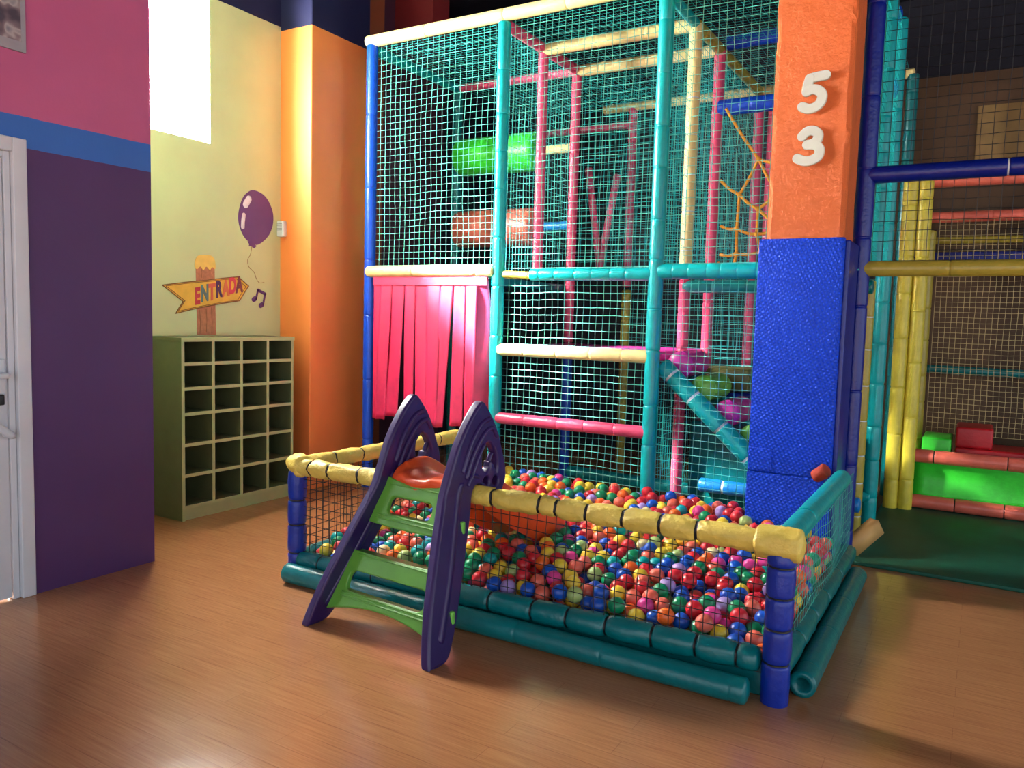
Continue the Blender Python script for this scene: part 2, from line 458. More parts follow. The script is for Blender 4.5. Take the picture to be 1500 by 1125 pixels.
g.box((-3.945, y0 + .09, 0.86), (-3.895, y1 - .095, 0.93), 0, .004)
leaf = g.build('door_leaf', M['white'], dr)
n = N('frosted_door_glass'); n.base(rgb(168, 176, 194)); n.set(0.15, 0.5)
n.b.inputs['Transmission Weight'].default_value = 0.35
g = G(); g.box((-3.925, y0 + .088, .118), (-3.915, y1 - .093, .862)); g.box((-3.925, y0 + .088, .928), (-3.915, y1 - .093, 1.982)); g.build('glass_pane', n.m, dr)
g = G(); g.tube(catmull([(-3.9, 1.93, 1.075), (-3.845, 1.935, 1.075), (-3.835, 1.90, 1.075), (-3.835, 1.70, 1.07)], 6), 0.014, 10)
g.box((-3.9, 1.905, .985), (-3.885, 1.95, 1.15), 0, .005); g.build('door_handle', M['white'], dr)
g = G(); g.tube(catmull([(-3.89, 1.945, .80), (-3.84, 1.945, .80), (-3.83, 1.92, .815), (-3.83, 1.70, 1.0), (-3.84, 1.62, 1.03), (-3.9, 1.62, 1.03)], 6), 0.017, 10)
g.build('pull_bar', M['white'], dr)
g = G(); g.box((-3.897, 1.912, .935), (-3.878, 1.942, .985), 0, .008); g.build('lock_cylinder', M['black'], dr)

# ================================================================== THINGS ON THE WALLS
# poster on the purple wall
n = N('faded_print'); v = n.coords(); a = n.noise(v, 9.0, 2)
n.base(n.ramp(a, [(0.36, rgb(70, 60, 74)), (0.47, rgb(120, 104, 112)), (0.52, rgb(168, 160, 160)), (0.62, rgb(96, 100, 118))])); n.set(0.4)
ps = thing('wall_poster', 'faded photo poster with pale border on the pink wall above the white door', 'poster', (-3.87, 1.82, 2.55))
g = G(); g.box((-3.878, 1.60, 2.60), (-3.868, 2.045, 3.2)); g.build('picture_print', n.m, ps)
g = G()
g.box((-3.88, 1.58, 2.555), (-3.866, 2.065, 2.60)); g.box((-3.88, 2.045, 2.60), (-3.866, 2.065, 3.2)); g.box((-3.88, 1.58, 2.6), (-3.866, 1.60, 3.2)); g.box((-3.88, 1.58, 3.2), (-3.866, 2.065, 3.22))
g.build('poster_border', plain('grey_card', rgb(150, 148, 156), .5), ps)

# painted mural: signpost, balloon, music note  (wall plane: a = y, b = z)
def onwall(off, k=1.0): return lambda a, b, c=0: (XW + off + c * k, a, b)
M['mpost'] = plain('mural_brown', rgb(178, 112, 78), .6, var=.2, vs=30); M['mboard'] = plain('mural_ochre', rgb(232, 178, 66), .6, var=.1, vs=12)
M['mline'] = plain('mural_outline', rgb(130, 80, 40), .6); M['mcap'] = plain('mural_straw', rgb(240, 196, 96), .6)
M['mpurple'] = plain('mural_purple', rgb(98, 54, 118), .5, var=.06, vs=5); M['mwhite'] = plain('mural_white', rgb(238, 228, 240), .5)
def pl(pts): return [(a, b) for a, b in pts]
sg = thing('painted_signpost', 'painted wooden signpost reading ENTRADA on an ochre arrow above the shoe rack', 'mural', (XW, 3.8, 1.22))
g = plate([(3.722, 1.222), (3.884, 1.222), (3.872, 1.73), (3.712, 1.71)], [], .002, .0004, onwall(.001)); g.build('post_board', M['mpost'], sg)
g = plate([(p.x, p.y) for p in catmull([(3.704, 1.70, 0), (3.706, 1.745, 0), (3.73, 1.783, 0), (3.79, 1.795, 0), (3.85, 1.79, 0), (3.876, 1.755, 0), (3.877, 1.70, 0), (3.85, 1.712, 0), (3.83, 1.69, 0), (3.80, 1.712, 0), (3.775, 1.685, 0), (3.75, 1.71, 0), (3.725, 1.69, 0)], 4, True)], [], .003, .0004, onwall(.0025)); g.build('straw_cap', M['mcap'], sg)
arrow = [(3.442, 1.562), (3.80, 1.615), (4.08, 1.655), (4.18, 1.592), (4.095, 1.478), (3.80, 1.428), (3.545, 1.372), (3.605, 1.455)]
g = plate(arrow, [], .004, .0005, onwall(.003)); bd = g.build('arrow_board', M['mboard'], sg)
g = G()
def inset(poly, k):
    cx = sum(p[0] for p in poly) / len(poly); cy = sum(p[1] for p in poly) / len(poly)
    return [(cx + (x - cx) * k, cy + (y - cy) * k * .97) for x, y in poly]
for poly, w in ((arrow, .0035), (inset(arrow, .93), .0022)):
    loop = poly + [poly[0]]
    for a, b in zip(loop, loop[1:]):
        stroke(g, [a, ((a[0] + b[0]) / 2, (a[1] + b[1]) / 2 + .002), b], w, .0015, .0004, onwall(.0052))
for x, a, b in ((3.745, 1.23, 1.40), (3.80, 1.24, 1.41), (3.845, 1.225, 1.42), (3.76, 1.63, 1.70), (3.83, 1.64, 1.70)): stroke(g, [(x, a), (x + .004, (a + b) / 2), (x - .002, b)], .0016, .0012, .0003, onwall(.002))
g.build('outline_strokes', M['mline'], sg)
word = [('E', rgb(186, 54, 62)), ('N', rgb(96, 112, 112)), ('T', rgb(214, 96, 70)), ('R', rgb(82, 44, 84)), ('A', rgb(220, 110, 70)), ('D', rgb(214, 66, 82)), ('A', rgb(120, 52, 66))]
for k, (ch, c) in enumerate(word):
    cu = bpy.data.curves.new('glyph', 'FONT'); cu.body = ch; cu.size = .155; cu.extrude = .001; cu.offset = .0075; cu.align_x = 'CENTER'
    ob = bpy.data.objects.new('glyph', cu); COL.objects.link(ob)
    bpy.context.view_layer.update()
    me = bpy.data.meshes.new_from_object(ob.evaluated_get(bpy.context.evaluated_depsgraph_get()))
    g = G(); cy = 3.722 + k * .0615; cz = 1.446 + k * .0165 + (.006 if k % 2 else 0); kk = .72 if k not in (2,) else .8
    g.add([(XW + .0062 + v.co.z, cy + v.co.x * kk * (.78 if ch != 'I' else 1), cz + v.co.y * 1.02 + v.co.x * .12) for v in me.vertices], [tuple(p.vertices) for p in me.polygons], 0, False)
    bpy.data.objects.remove(ob); bpy.data.curves.remove(cu)
    g.build('letter', plain('mural_letter', c, .6, var=.05), bd)
bl = thing('painted_balloon', 'painted purple balloon with two white glints and a thin string on the olive wall', 'mural', (XW, 4.24, 1.64))
ol = catmull([(4.235, 2.318, 0), (4.34, 2.29, 0), (4.412, 2.20, 0), (4.425, 2.10, 0), (4.385, 2.0, 0), (4.30, 1.925, 0), (4.235, 1.91, 0), (4.15, 1.95, 0), (4.098, 2.03, 0), (4.087, 2.12, 0), (4.12, 2.23, 0), (4.17, 2.29, 0)], 6, True)
g = plate([(p.x, p.y) for p in ol], [], .002, .0004, onwall(.001)); g.build('balloon_body', M['mpurple'], bl)
g = plate([(4.17, 1.925), (4.215, 1.93), (4.235, 1.912), (4.26, 1.90), (4.235, 1.88), (4.215, 1.892), (4.185, 1.897), (4.19, 1.91)], [], .003, .0004, onwall(.002)); g.build('knot', M['mpurple'], bl)
g = G()
stroke(g, [(4.155, 2.20), (4.185, 2.245)], .026, .001, .0003, onwall(.002)); stroke(g, [(4.128, 2.03), (4.13, 2.07), (4.138, 2.12)], .017, .001, .0003, onwall(.002)); g.build('white_glint', M['mwhite'], bl)
g = G(); stroke(g, [(p.x, p.y) for p in catmull([(4.215, 1.89, 0), (4.20, 1.83, 0), (4.175, 1.79, 0), (4.185, 1.74, 0), (4.235, 1.70, 0), (4.26, 1.65, 0), (4.29, 1.622, 0), (4.335, 1.628, 0)], 5)], .0018, .001, .0003, onwall(.0005)); g.build('string', M['mline'], bl)
g = G(); K = onwall(.0005)
stroke(g, [(4.255, 1.50), (4.275, 1.565)], .009, .002, .0004, K); stroke(g, [(4.275, 1.565), (4.345, 1.538)], .012, .002, .0004, K); stroke(g, [(4.345, 1.538), (4.325, 1.46)], .009, .002, .0004, K)
stroke(g, [(4.232, 1.492), (4.246, 1.5)], .019, .002, .0004, K); stroke(g, [(4.300, 1.447), (4.315, 1.455)], .019, .002, .0004, K)
tag(g.build('painted_music_note', M['mpurple']), 'painted dark double music note below the balloon string on the olive wall', 'mural')

# intercom box on the orange pillar
al = thing('wall_alarm', 'small white rounded alarm box on the lit face of the orange pillar', 'alarm', (-4.765, 4.5, 1.99))
g = G(); g.box((-4.828, 4.455, 1.99), (-4.752, 4.5, 2.115), 0, .016); g.build('casing', M['plastic'], al)
g = G()
for k in range(5): g.box((-4.815, 4.4515, 2.04 + k * .012), (-4.765, 4.456, 2.044 + k * .012))
g.build('speaker_slots', plain('grey_slot', rgb(150, 150, 156)), al)

# numerals on the column
def front(off): return lambda a, b, c=0: (a, cy0 - off - c, b)
def numeral(strokes, x0, z0, w, h, label):
    g = G()
    for k, s in enumerate(strokes):
        stroke(g, [(x0 + p.x * w, z0 + p.y * h) for p in catmull([(a, b, 0) for a, b in s], 7)], .0255, .018 + .0007 * k, .003, front(-.004 + .0004 * k), flat=True)
    return tag(g.build('wall_numeral', M['numeral']), label, 'number')
numeral([[(.98, 1), (.62, .98), (.36, .95)], [(.36, .95), (.31, .76), (.27, .54)], [(.27, .54), (.47, .60), (.72, .55), (.88, .40), (.84, .18), (.63, .03), (.36, 0), (.12, .08)]], -.922, 2.553, .128, .165, 'off-white numeral 5 fixed high on the orange column')
numeral([[(.22, .84), (.40, .98), (.64, 1.0), (.84, .88), (.82, .68), (.62, .56), (.44, .54)], [(.52, .54), (.78, .50), (.94, .34), (.88, .12), (.62, 0), (.34, 0), (.08, .1)]], -.928, 2.282, .13, .155, 'off-white numeral 3 fixed under the 5 on the orange column')

# blue padding round the foot of the column
pd = thing('column_padding', 'embossed royal blue vinyl padding wrapped round the lower half of the orange column', 'padding', ((cx0 + cx1) / 2, cy0, 0))
g = G(); g.box((cx0 - .028, cy0 - .035, .585), (cx1 + .012, cy0 - .004, 1.872), 0, .010); g.build('front_pad', M['pad'], pd)
g = G(); g.box((cx0 - .030, cy0 - .037, .0), (cx1 + .013, cy0 - .004, .583), 0, .010); g.build('lower_front_pad', M['pad'], pd)
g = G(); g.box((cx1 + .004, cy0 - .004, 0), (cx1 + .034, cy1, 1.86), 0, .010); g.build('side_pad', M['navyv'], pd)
g = G(); g.box((cx0 - .034, cy0 - .004, 0), (cx0 - .004, cy1, 1.86), 0, .010); g.build('side_pad', M['pad'], pd)
g = G(); g.box((cx0 - .02, cy0 - .041, .60), (cx0 + .10, cy0 - .035, .72), 0, .002); g.build('patch', M['pad'], pd)
g = G(); rr = []
tag(foam((-.72, 4.448, .60), (-.668, 4.425, .645), .035, joints=[], wr=.25, seed=4, sides=12).build('foam_scrap', M['orangefoam']), 'torn orange-red foam scrap stuck between blue column padding and teal side rail', 'foam')

# ================================================================== SHOE RACK
sr = thing('shoe_rack', 'empty pale olive shoe rack with twenty-four cubby holes against the olive wall', 'shelf', (-4.64, 3.815, 0))
X0, X1, Y0, Y1, H = -4.815, -4.471, 3.325, 4.300, 1.213; T = .022
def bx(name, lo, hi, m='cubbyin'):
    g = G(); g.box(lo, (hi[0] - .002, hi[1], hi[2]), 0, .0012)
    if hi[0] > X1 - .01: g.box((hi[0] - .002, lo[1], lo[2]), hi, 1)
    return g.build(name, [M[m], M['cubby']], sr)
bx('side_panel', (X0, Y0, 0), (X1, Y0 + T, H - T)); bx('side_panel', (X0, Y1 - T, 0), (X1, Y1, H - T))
bx('top_panel', (X0, Y0 - .004, H - T), (X1 + .006, Y1 + .004, H + .004)); bx('plinth', (X1 - .03, Y0 + T, 0), (X1 - .012, Y1 - T, .078), 'cubby')
bx('back_panel', (X0, Y0 + T, .08), (X0 + .006, Y1 - T, H - T))
lev = [.078, .29, .495, .70, .868, 1.032]
for z in lev: bx('shelf_board', (X0 + .006, Y0 + T, z), (X1 - .001, Y1 - T, z + T))
iw = (Y1 - Y0 - 2 * T - 3 * T) / 4
for k in range(1, 4):
    y = Y0 + T + k * iw + (k - 1) * T
    tops = lev[1:] + [H - T]; g = G()
    for a, b in zip(lev, tops):
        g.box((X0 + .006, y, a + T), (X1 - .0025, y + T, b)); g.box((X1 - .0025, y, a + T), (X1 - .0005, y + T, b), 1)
    g.build('divider', [M['cubbyin'], M['cubby']], sr)

# ================================================================== CLIMBING FRAME
cf = thing('climbing_frame', 'tall netted indoor climbing frame of coloured padded poles behind the ball pit', 'climbing frame', (-2.4, 4.9, 0))
pk = [0]
def pole(name, p0, p1, r, m, label=None, **kw):
    pk[0] += 1
    o = foam(p0, p1, r, seed=pk[0], **kw).build(name, [M[m], M['whiteband']], cf)
    if label: o['label'] = label
    return o
A, B, Cc, D = -4.25, -3.04, -1.84, -.622
R0 = .045
pole('post', (A, 4.9, 0), (A, 4.9, 3.49), R0, 'blue', 'blue post', step=.5)
pole('post', (B, 4.9, 0), (B, 4.9, 3.47), .047, 'teal', 'teal post', step=.32)
pole('post', (Cc, 4.9, 0), (Cc, 4.9, 3.49), .048, 'teal', 'teal post', step=.3)
pole('post', (D, 4.9, 0), (D, 4.9, 3.49), .05, 'navyv', 'navy post', step=.45)
pole('post', (A, 6.08, 0), (A, 6.08, 3.46), R0, 'darkteal')
pole('post', (B, 5.48, 1.78), (B, 5.48, 3.45), .04, 'pink', step=.4)
pole('post', (B, 6.06, 1.22), (B, 6.06, 3.46), .04, 'pink', step=.4)
pole('post', (B, 6.06, .0), (B, 6.06, 1.12), .042, 'blue', 'blue post')
pole('post', (Cc, 5.48, 1.76), (Cc, 5.48, 3.45), .045, 'cream', 'cream post', step=.28, tie=.003)
pole('post', (Cc, 5.48, 0), (Cc, 5.48, 1.70), .04, 'pink')
pole('post', (Cc, 6.06, 0), (Cc, 6.06, 3.45), .042, 'pink', step=.4)
pole('post', (B, 7.3, 0), (B, 7.3, 1.70), .045, 'olivev', 'mustard post'); pole('post', (B, 7.3, 1.75), (B, 7.3, 3.45), .042, 'pink')
pole('post', (Cc, 7.3, 0), (Cc, 7.3, 3.45), .042, 'pink')
pole('post', (-1.62, 6.9, 1.7), (-1.62, 6.9, 3.3), .042, 'pink')
pole('post', (D, 5.5, 1.8), (D, 5.5, 3.48), .05, 'teal'); pole('post', (D, 6.12, 0), (D, 6.12, 3.5), .05, 'teal')
pole('post', (-.655, 5.62, 0), (-.655, 5.62, 1.70), .042, 'olivev', 'mustard wrapped post', step=.2, tie=.004)
pole('post', (D, 7.3, 0), (D, 7.3, 3.45), .045, 'darkteal')
# front beams
pole('crossbeam', (A - .04, 4.9, 3.53), (D, 4.9, 3.53), .046, 'cream', 'cream top beam', step=.6)
pole('crossbeam', (A + .01, 4.88, 1.742), (B - .03, 4.88, 1.742), .046, 'cream', step=.5)
pole('crossbeam', (B + .05, 4.9, 1.715), (-2.70, 4.9, 1.70), .026, 'olivev', wr=.2)
pole('crossbeam', (-2.76, 4.9, 1.712), (Cc - .03, 4.9, 1.712), .042, 'teal', step=.13)
pole('crossbeam', (Cc + .03, 4.9, 1.728), (D, 4.9, 1.728), .05, 'teal', step=.1, dip=.06)
pole('crossbeam', (B + .03, 4.9, 1.175), (Cc - .03, 4.9, 1.175), .044, 'cream', step=.22)
pole('crossbeam', (B + .03, 4.9, .675), (Cc - .03, 4.9, .675), .042, 'pink', step=.24)
# depth beams and inner beams
pole('crossbeam', (B, 4.95, 3.47), (B, 6.06, 3.47), .04, 'pink'); pole('crossbeam', (Cc, 4.95, 3.47), (Cc, 5.45, 3.46), .035, 'teal'); pole('crossbeam', (Cc, 5.5, 3.46), (Cc, 7.3, 3.46), .04, 'olivev')
pole('crossbeam', (A, 4.95, 3.47), (A, 6.08, 3.47), .04, 'teal'); pole('crossbeam', (A, 6.08, 3.47), (B, 6.08, 3.47), .038, 'pink')
pole('crossbeam', (B, 5.48, 3.46), (Cc, 5.48, 3.46), .046, 'cream', step=.12, dip=.05); pole('crossbeam', (B, 6.06, 3.46), (Cc, 6.06, 3.46), .046, 'cream', step=.12, dip=.05)
pole('crossbeam', (B - .3, 7.3, 3.47), (D, 7.3, 3.47), .042, 'cream', step=.2)
pole('crossbeam', (A, 7.3, 3.3), (B, 7.3, 3.3), .035, 'pink')
pole('crossbeam', (Cc + .06, 6.06, 3.50), (D, 6.06, 3.52), .052, 'blue', 'blue beam', step=.09, dip=.05)
pole('crossbeam', (Cc + .02, 6.06, 3.03), (D, 6.06, 3.03), .06, 'blue', 'blue beam', step=.09, dip=.05)
pole('crossbeam', (B - .02, 6.08, .10), (Cc, 6.08, .08), .05, 'teal'); pole('crossbeam', (-1.66, 5.5, .255), (D, 5.5, .255), .05, 'sky', 'light blue tube with pale bands', joints=[.16, .38, .72], tie=.007)
pole('crossbeam', (Cc, 6.1, .2), (D, 6.1, .2), .04, 'teal'); pole('crossbeam', (Cc, 5.48, 1.66), (D, 5.48, 1.66), .045, 'darkteal')
pole('slanting_pole', (-3.33, 6.95, 2.84), (-3.16, 6.95, 1.8), .035, 'pink'); pole('slanting_pole', (-3.03, 6.95, 2.76), (-3.19, 6.95, 1.85), .035, 'pink')
# right-hand bay beams
pole('crossbeam', (D, 4.9, 2.255), (1.6, 4.9, 2.255), .047, 'navyv', 'navy beam', joints=[.68, 1.4], tie=.004)
pole('crossbeam', (D + .02, 4.9, 1.735), (1.6, 4.9, 1.735), .044, 'olivev', 'mustard beam', step=.5)
pole('post', (1.6, 4.9, 0), (1.6, 4.9, 3.49), .05, 'navyv')
# platform
g = G(); g.box((B + .03, 4.96, 1.14), (Cc - .02, 6.04, 1.205), 0, .012); pf = g.build('platform', M['magenta'], cf); pf['label'] = 'magenta padded platform'
g = G(); g.box((A + .05, 4.98, 1.64), (B - .05, 6.04, 1.70), 0, .012); g.build('platform', M['darkteal'], cf)  # added unseen slab that keeps the space behind the curtain dark
# nets
def nt(name, label, m, *a, **k):
    o = net(*a, **k).build(name, M[m], cf, flat=True)
    if label: o['label'] = label
nt('safety_net', 'lit-toned net over the curtain', 'netfront', (A + .03, 4.915, 1.79), (1, 0, 0), (0, 0, 1), B - A - .06, 1.70, seed=1)
nt('safety_net', 'lit-toned net', 'netfront', (B + .03, 4.92, 1.76), (1, 0, 0), (0, 0, 1), Cc - B - .06, 1.73, seed=2)
nt('safety_net', 'lit-toned net', 'netfront', (B + .03, 4.925, 1.22), (1, 0, 0), (0, 0, 1), Cc - B - .06, .47, seed=3)
nt('safety_net', 'lit-toned net', 'netfront', (B + .03, 4.925, .20), (1, 0, 0), (0, 0, 1), Cc - B - .06, .93, seed=4)
nt('safety_net', 'lit-toned net', 'netfront', (Cc + .03, 4.92, .20), (1, 0, 0), (0, 0, 1), .80, 1.5, seed=5)
nt('safety_net', 'lit-toned net', 'netfront', (Cc + .03, 4.92, 1.78), (1, 0, 0), (0, 0, 1), .80, 1.72, seed=6)
for k, (o, U, W, w, h) in enumerate((
        ((B, 4.95, 1.75), (0, 1, 0), (0, 0, 1), 1.1, 1.7), ((Cc, 4.95, 1.75), (0, 1, 0), (0, 0, 1), 2.3, 1.7),
        ((B + .03, 6.08, 1.75), (1, 0, 0), (0, 0, 1), 1.15, 1.7), ((B + .03, 7.3, 1.2), (1, 0, 0), (0, 0, 1), 2.3, 2.2),
        ((Cc + .03, 6.02, .3), (1, 0, 0), (0, 0, 1), 1.15, 1.35), ((Cc, 4.95, .2), (0, 1, 0), (0, 0, 1), 1.1, .9),
        ((A, 4.95, 3.49), (1, 0, 0), (0, 1, 0), 3.6, 2.3), ((D + .02, 4.96, 1.8), (0, 1, 0), (0, 0, 1), 1.12, 1.68),
        ((B + .03, 6.7, 1.8), (1, 0, 0), (0, 0, 1), 1.15, 1.65))):
    nt('safety_net', None, 'netteal', o, U, W, w, h, pitch=.047, r=.0014, seed=20 + k)
nt('safety_net', 'black net', 'netblack', (D + .05, 4.93, 1.78), (1, 0, 0), (0, 0, 1), 2.1, 1.7, pitch=.055, r=.0021, seed=40)

# strip curtain hanging under the first beam
sc_ = thing('strip_curtain', 'crimson vinyl strip curtain in the doorway below the netting, next to the orange pillar', 'curtain', (-3.65, 4.88, .55))
def px(x): return -4.183 + (x - 551) * .00644
def strip(t0, t1, b0, b1, zb, dy, yaw0=0.0, yaw1=0.0, seed=0):
    g = G(); nz, nx = 26, 6; th = .003
    for side in (0, 1):
        base = len(g.v)
        for i in range(nz + 1):
            s = i / nz; z = 1.70 + (zb - 1.70) * s
            x0, x1 = px(t0) + (px(b0) - px(t0)) * s, px(t1) + (px(b1) - px(t1)) * s
            c, hw = (x0 + x1) / 2, (x1 - x0) / 2; yaw = yaw0 + (yaw1 - yaw0) * s
            for j in range(nx + 1):
                u = j / nx * 2 - 1
                wv = .010 * noise.noise(V(seed * 5.1, s * 2.0, u * .6)) + .006 * math.sin(u * 2 + seed) * s
                y = 4.872 + dy * min(1, s * 6) + math.sin(yaw) * u * hw + wv * min(1, s * 5) + (th if side else 0)
                g.v.append((c + math.cos(yaw) * u * hw, y, z + .002 * math.sin(u * 3 + seed) * s))
        for i in range(nz):
            for j in range(nx):
                q = (base + i * (nx + 1) + j, base + i * (nx + 1) + j + 1, base + (i + 1) * (nx + 1) + j + 1, base + (i + 1) * (nx + 1) + j)
                g.f.append(q if side else q[::-1]); g.m.append(0); g.smooth.append(True)
    n1 = (nz + 1) * (nx + 1); edge = [i for i in range(nx + 1)] + [i * (nx + 1) + nx for i in range(1, nz + 1)] + [nz * (nx + 1) + j for j in range(nx - 1, -1, -1)] + [i * (nx + 1) for i in range(nz - 1, 0, -1)]
    for a, b in zip(edge, edge[1:] + edge[:1]):
        g.f.append((a, b, b + n1, a + n1)); g.m.append(0); g.smooth.append(False)
    return g.build('strip', M['curtain'], sc_)
for k, s in enumerate(((551, 562, 551, 570, .575, .004), (562, 581, 557, 571, .57, -.006), (578, 600, 571.5, 591, .60, .002), (600, 616, 599.5, 614, .60, .0), (615, 634, 616.5, 635, .61, .006), (632, 654, 633, 650, .56, -.005), (652, 672, 647, 657.5, .555, .003), (672, 688, 670, 686, .58, .002), (688, 704, 689.5, 703, .60, -.004))):
    strip(*s, seed=k)
strip(700, 717, 696, 722, .60, .03, .2, 1.0, seed=11)
g = G(); g.box((px(551), 4.864, 1.635), (px(717), 4.8685, 1.70)); g.build('header_band', M['curtain'], sc_)

# padded rollers between the back posts
def roller(z, m, ax, label):
    t = thing('padded_roller', label, 'roller', (-3.8, 6.08, z - .16), 'padded rollers')
    foam((-4.18, 6.08, z), (-3.42, 6.08, z), .165, joints=[], sides=28).build('drum', M[m], t)
    foam((-3.41, 6.08, z), (B - .03, 6.08, z), .036, joints=[], sides=14).build('axle', M[ax], t)
roller(2.845, 'greenv', 'cream', 'green padded roller high behind the netting, above the salmon one')
roller(2.20, 'salmon', 'sky', 'salmon padded roller behind the netting, below the green one')

# foam stair with rolls in the third bay
st = thing('roller_ramp', 'sloping teal padded ramp with magenta and lime step rolls beside the blue column', 'ramp', (-1.5, 5.2, .45))
o = foam((-1.795, 4.98, 1.115), (-1.03, 4.98, .415), .06, joints=[.09, .29, .55, .8], tie=.008, sides=20); o.build('side_rail', [M['teal'], M['whiteband']], st)
foam((-1.795, 5.42, 1.115), (-1.03, 5.42, .415), .05, joints=[], sides=14).build('side_rail', M['teal'], st)
g = G()
dx, dz = .765, -.70; L = math.hypot(dx, dz); ux, uz = dx / L, dz / L; nx, nz = -uz, ux
def rp(s, h): return (-1.795 + ux * s + nx * h, 1.115 + uz * s + nz * h)
q = [rp(0, -.03), rp(L, -.03), rp(L, .03), rp(0, .03)]
g.add([(x, 5.03, z) for x, z in q] + [(x, 5.38, z) for x, z in q], [(0, 1, 2, 3), (7, 6, 5, 4), (0, 4, 5, 1), (1, 5, 6, 2), (2, 6, 7, 3), (3, 7, 4, 0)], 0, False)
g.build('ramp_board', M['darkteal'], st)
for k, (s, m) in enumerate(((.06, 'magenta'), (.28, 'limev'), (.50, 'magenta'), (.72, 'limev'))):
    c = rp(s, .072); g = foam((c[0], 5.05, c[1]), (c[0], 5.40, c[1]), .088, joints=[], sides=26)
    o = g.build('step_roll', M[m], st); o['label'] = ('magenta' if m == 'magenta' else 'lime green') + ' step roll'
for k, (lo, hi, m) in enumerate((((-1.78, 5.56, .93), (-1.38, 5.9, 1.09), 'khaki'), ((-1.60, 5.54, .705), (-1.2, 5.9, .925), 'navyv'))):
    g = G(); g.box(lo, hi, 0, .02); tag(g.build('foam_block', M[m]), ('khaki' if k == 0 else 'navy blue') + ' foam block stacked behind the ramp step rolls', 'foam block', 'foam blocks behind the ramp')
g = G(); g.box((-1.78, 5.56, .0), (-1.1, 5.92, .699), 0, .02); tag(g.build('foam_plinth', M['darkteal']), 'dark green foam plinth carrying the blocks behind the ramp', 'foam block')

# orange rope net
rn = thing('rope_net', 'orange knotted rope climbing net behind the mesh, left of the orange column', 'rope net', (-1.4, 5.9, 1.75))
PT = {k: (a, 5.9 + .03 * math.sin(k * 2.1), b) for k, (a, b) in enumerate((( -1.73, 2.98), (-1.48, 2.60), (-1.74, 2.46), (-1.60, 2.35), (-1.735, 2.13), (-1.60, 2.10), (-1.46, 2.24), (-1.34, 2.36), (-1.20, 2.52), (-1.60, 1.92), (-1.73, 1.92), (-1.42, 1.93), (-1.46, 2.06), (-1.74, 1.86), (-1.63, 1.76), (-1.38, 1.79), (-1.15, 1.92), (-1.28, 2.10), (-1.26, 1.76), (-1.10, 2.30)))}
for a, b in ((0, 1), (1, 8), (1, 7), (1, 3), (2, 3), (3, 6), (6, 7), (7, 8), (3, 5), (4, 5), (5, 12), (6, 12), (5, 9), (12, 11), (9, 10), (9, 11), (13, 14), (14, 15), (15, 16), (9, 14), (11, 15), (11, 16), (12, 17), (17, 19), (7, 17), (17, 16), (6, 17), (16, 19), (8, 19), (15, 18)):
    p, q2 = Vector(PT[a]), Vector(PT[b]); mid = (p + q2) / 2 - V(0, 0, .012)
    G().tube(catmull([p, mid, q2], 5), .011, 7).build('rope', M['rope'], rn)
for k in (1, 3, 5, 6, 7, 9, 11, 12, 14, 15, 16, 17):
    g = G(); bm = bmesh.new(); bmesh.ops.create_icosphere(bm, subdivisions=2, radius=.02)
    g.add([(Vector(PT[k]) + v.co * (1 + .25 * noise.noise(v.co * 60)))[:] for v in bm.verts], [[v.index for v in f.verts] for f in bm.faces]); bm.free()
    g.build('knot', M['rope'], rn)

# ================================================================== RIGHT-HAND SOFT PLAY CORNER
g = G(); g.box((-.60, 5.0, .0), (4.1, 7.9, .022), 0, .006); tag(g.build('floor_mat', M['mat']), 'dark green foam floor mat in front of the green panel', 'mat')
ep = thing('toddler_pen', 'low toddler pen with lime green vinyl panel, salmon rails and yellow posts', 'play pen', (.6, 6.82, .022))
def pp(name, p0, p1, r, m, **k):
    pk[0] += 1; return foam(p0, p1, r, seed=pk[0], **k).build(name, [M[m], M['tie']], ep)
pp('post', (-.535, 6.72, .022), (-.535, 6.72, 2.5), .052, 'yellow', step=.35); pp('post', (-.435, 6.74, .022), (-.435, 6.74, 2.5), .052, 'yellow', step=.4)
pp('post', (-.43, 7.4, .022), (-.43, 7.4, 2.2), .05, 'olivev')
pp('rail', (-.40, 6.83, .075), (2.6, 6.83, .075), .052, 'salmon', joints=[.3, .62, 1.2], tie=.003); pp('rail', (-.40, 6.83, .43), (2.6, 6.83, .43), .052, 'salmon', joints=[.14, .62, 1.0], tie=.003)
g = G(); nxx, nzz = 40, 8
for i in range(nxx + 1):
    for j in range(nzz + 1):
        x, z = -.39 + i * 3.0 / nxx, .11 + j * .29 / nzz
        g.v.append((x, 6.84 + .018 * noise.noise(V(x * 3, z * 5, 2)) + .02 * math.sin(math.pi * j / nzz), z))
for i in range(nxx):
    for j in range(nzz):
        a = i * (nzz + 1) + j; g.f.append((a, a + nzz + 1, a + nzz + 2, a + 1)); g.m.append(0); g.smooth.append(True)
o = g.build('vinyl_panel', M['greenv'], ep); md = o.modifiers.new('thickness', 'SOLIDIFY'); md.thickness = .006
pp('rail', (-.42, 7.55, 1.075), (2.6, 7.55, 1.04), .035, 'darkteal', joints=[]); pp('rail', (-.45, 7.5, 2.33), (2.6, 7.5, 2.33), .045, 'salmon'); pp('rail', (-.45, 6.84, 2.51), (2.6, 6.84, 2.51), .04, 'salmon'); pp('rail', (-.42, 7.5, 2.14), (2.6, 7.5, 2.14), .03, 'olivev'); 
g = G(); g.box((-.4, 7.56, 1.87), (2.6, 7.60, 2.05), 0, .01); g.build('side_board', M['navyv'], ep)
net((-.36, 7.45, .55), (1, 0, 0), (0, 0, 1), 2.6, 1.75, pitch=.042, r=.002, seed=61).build('pen_net', M['netbeige'], ep, flat=True)
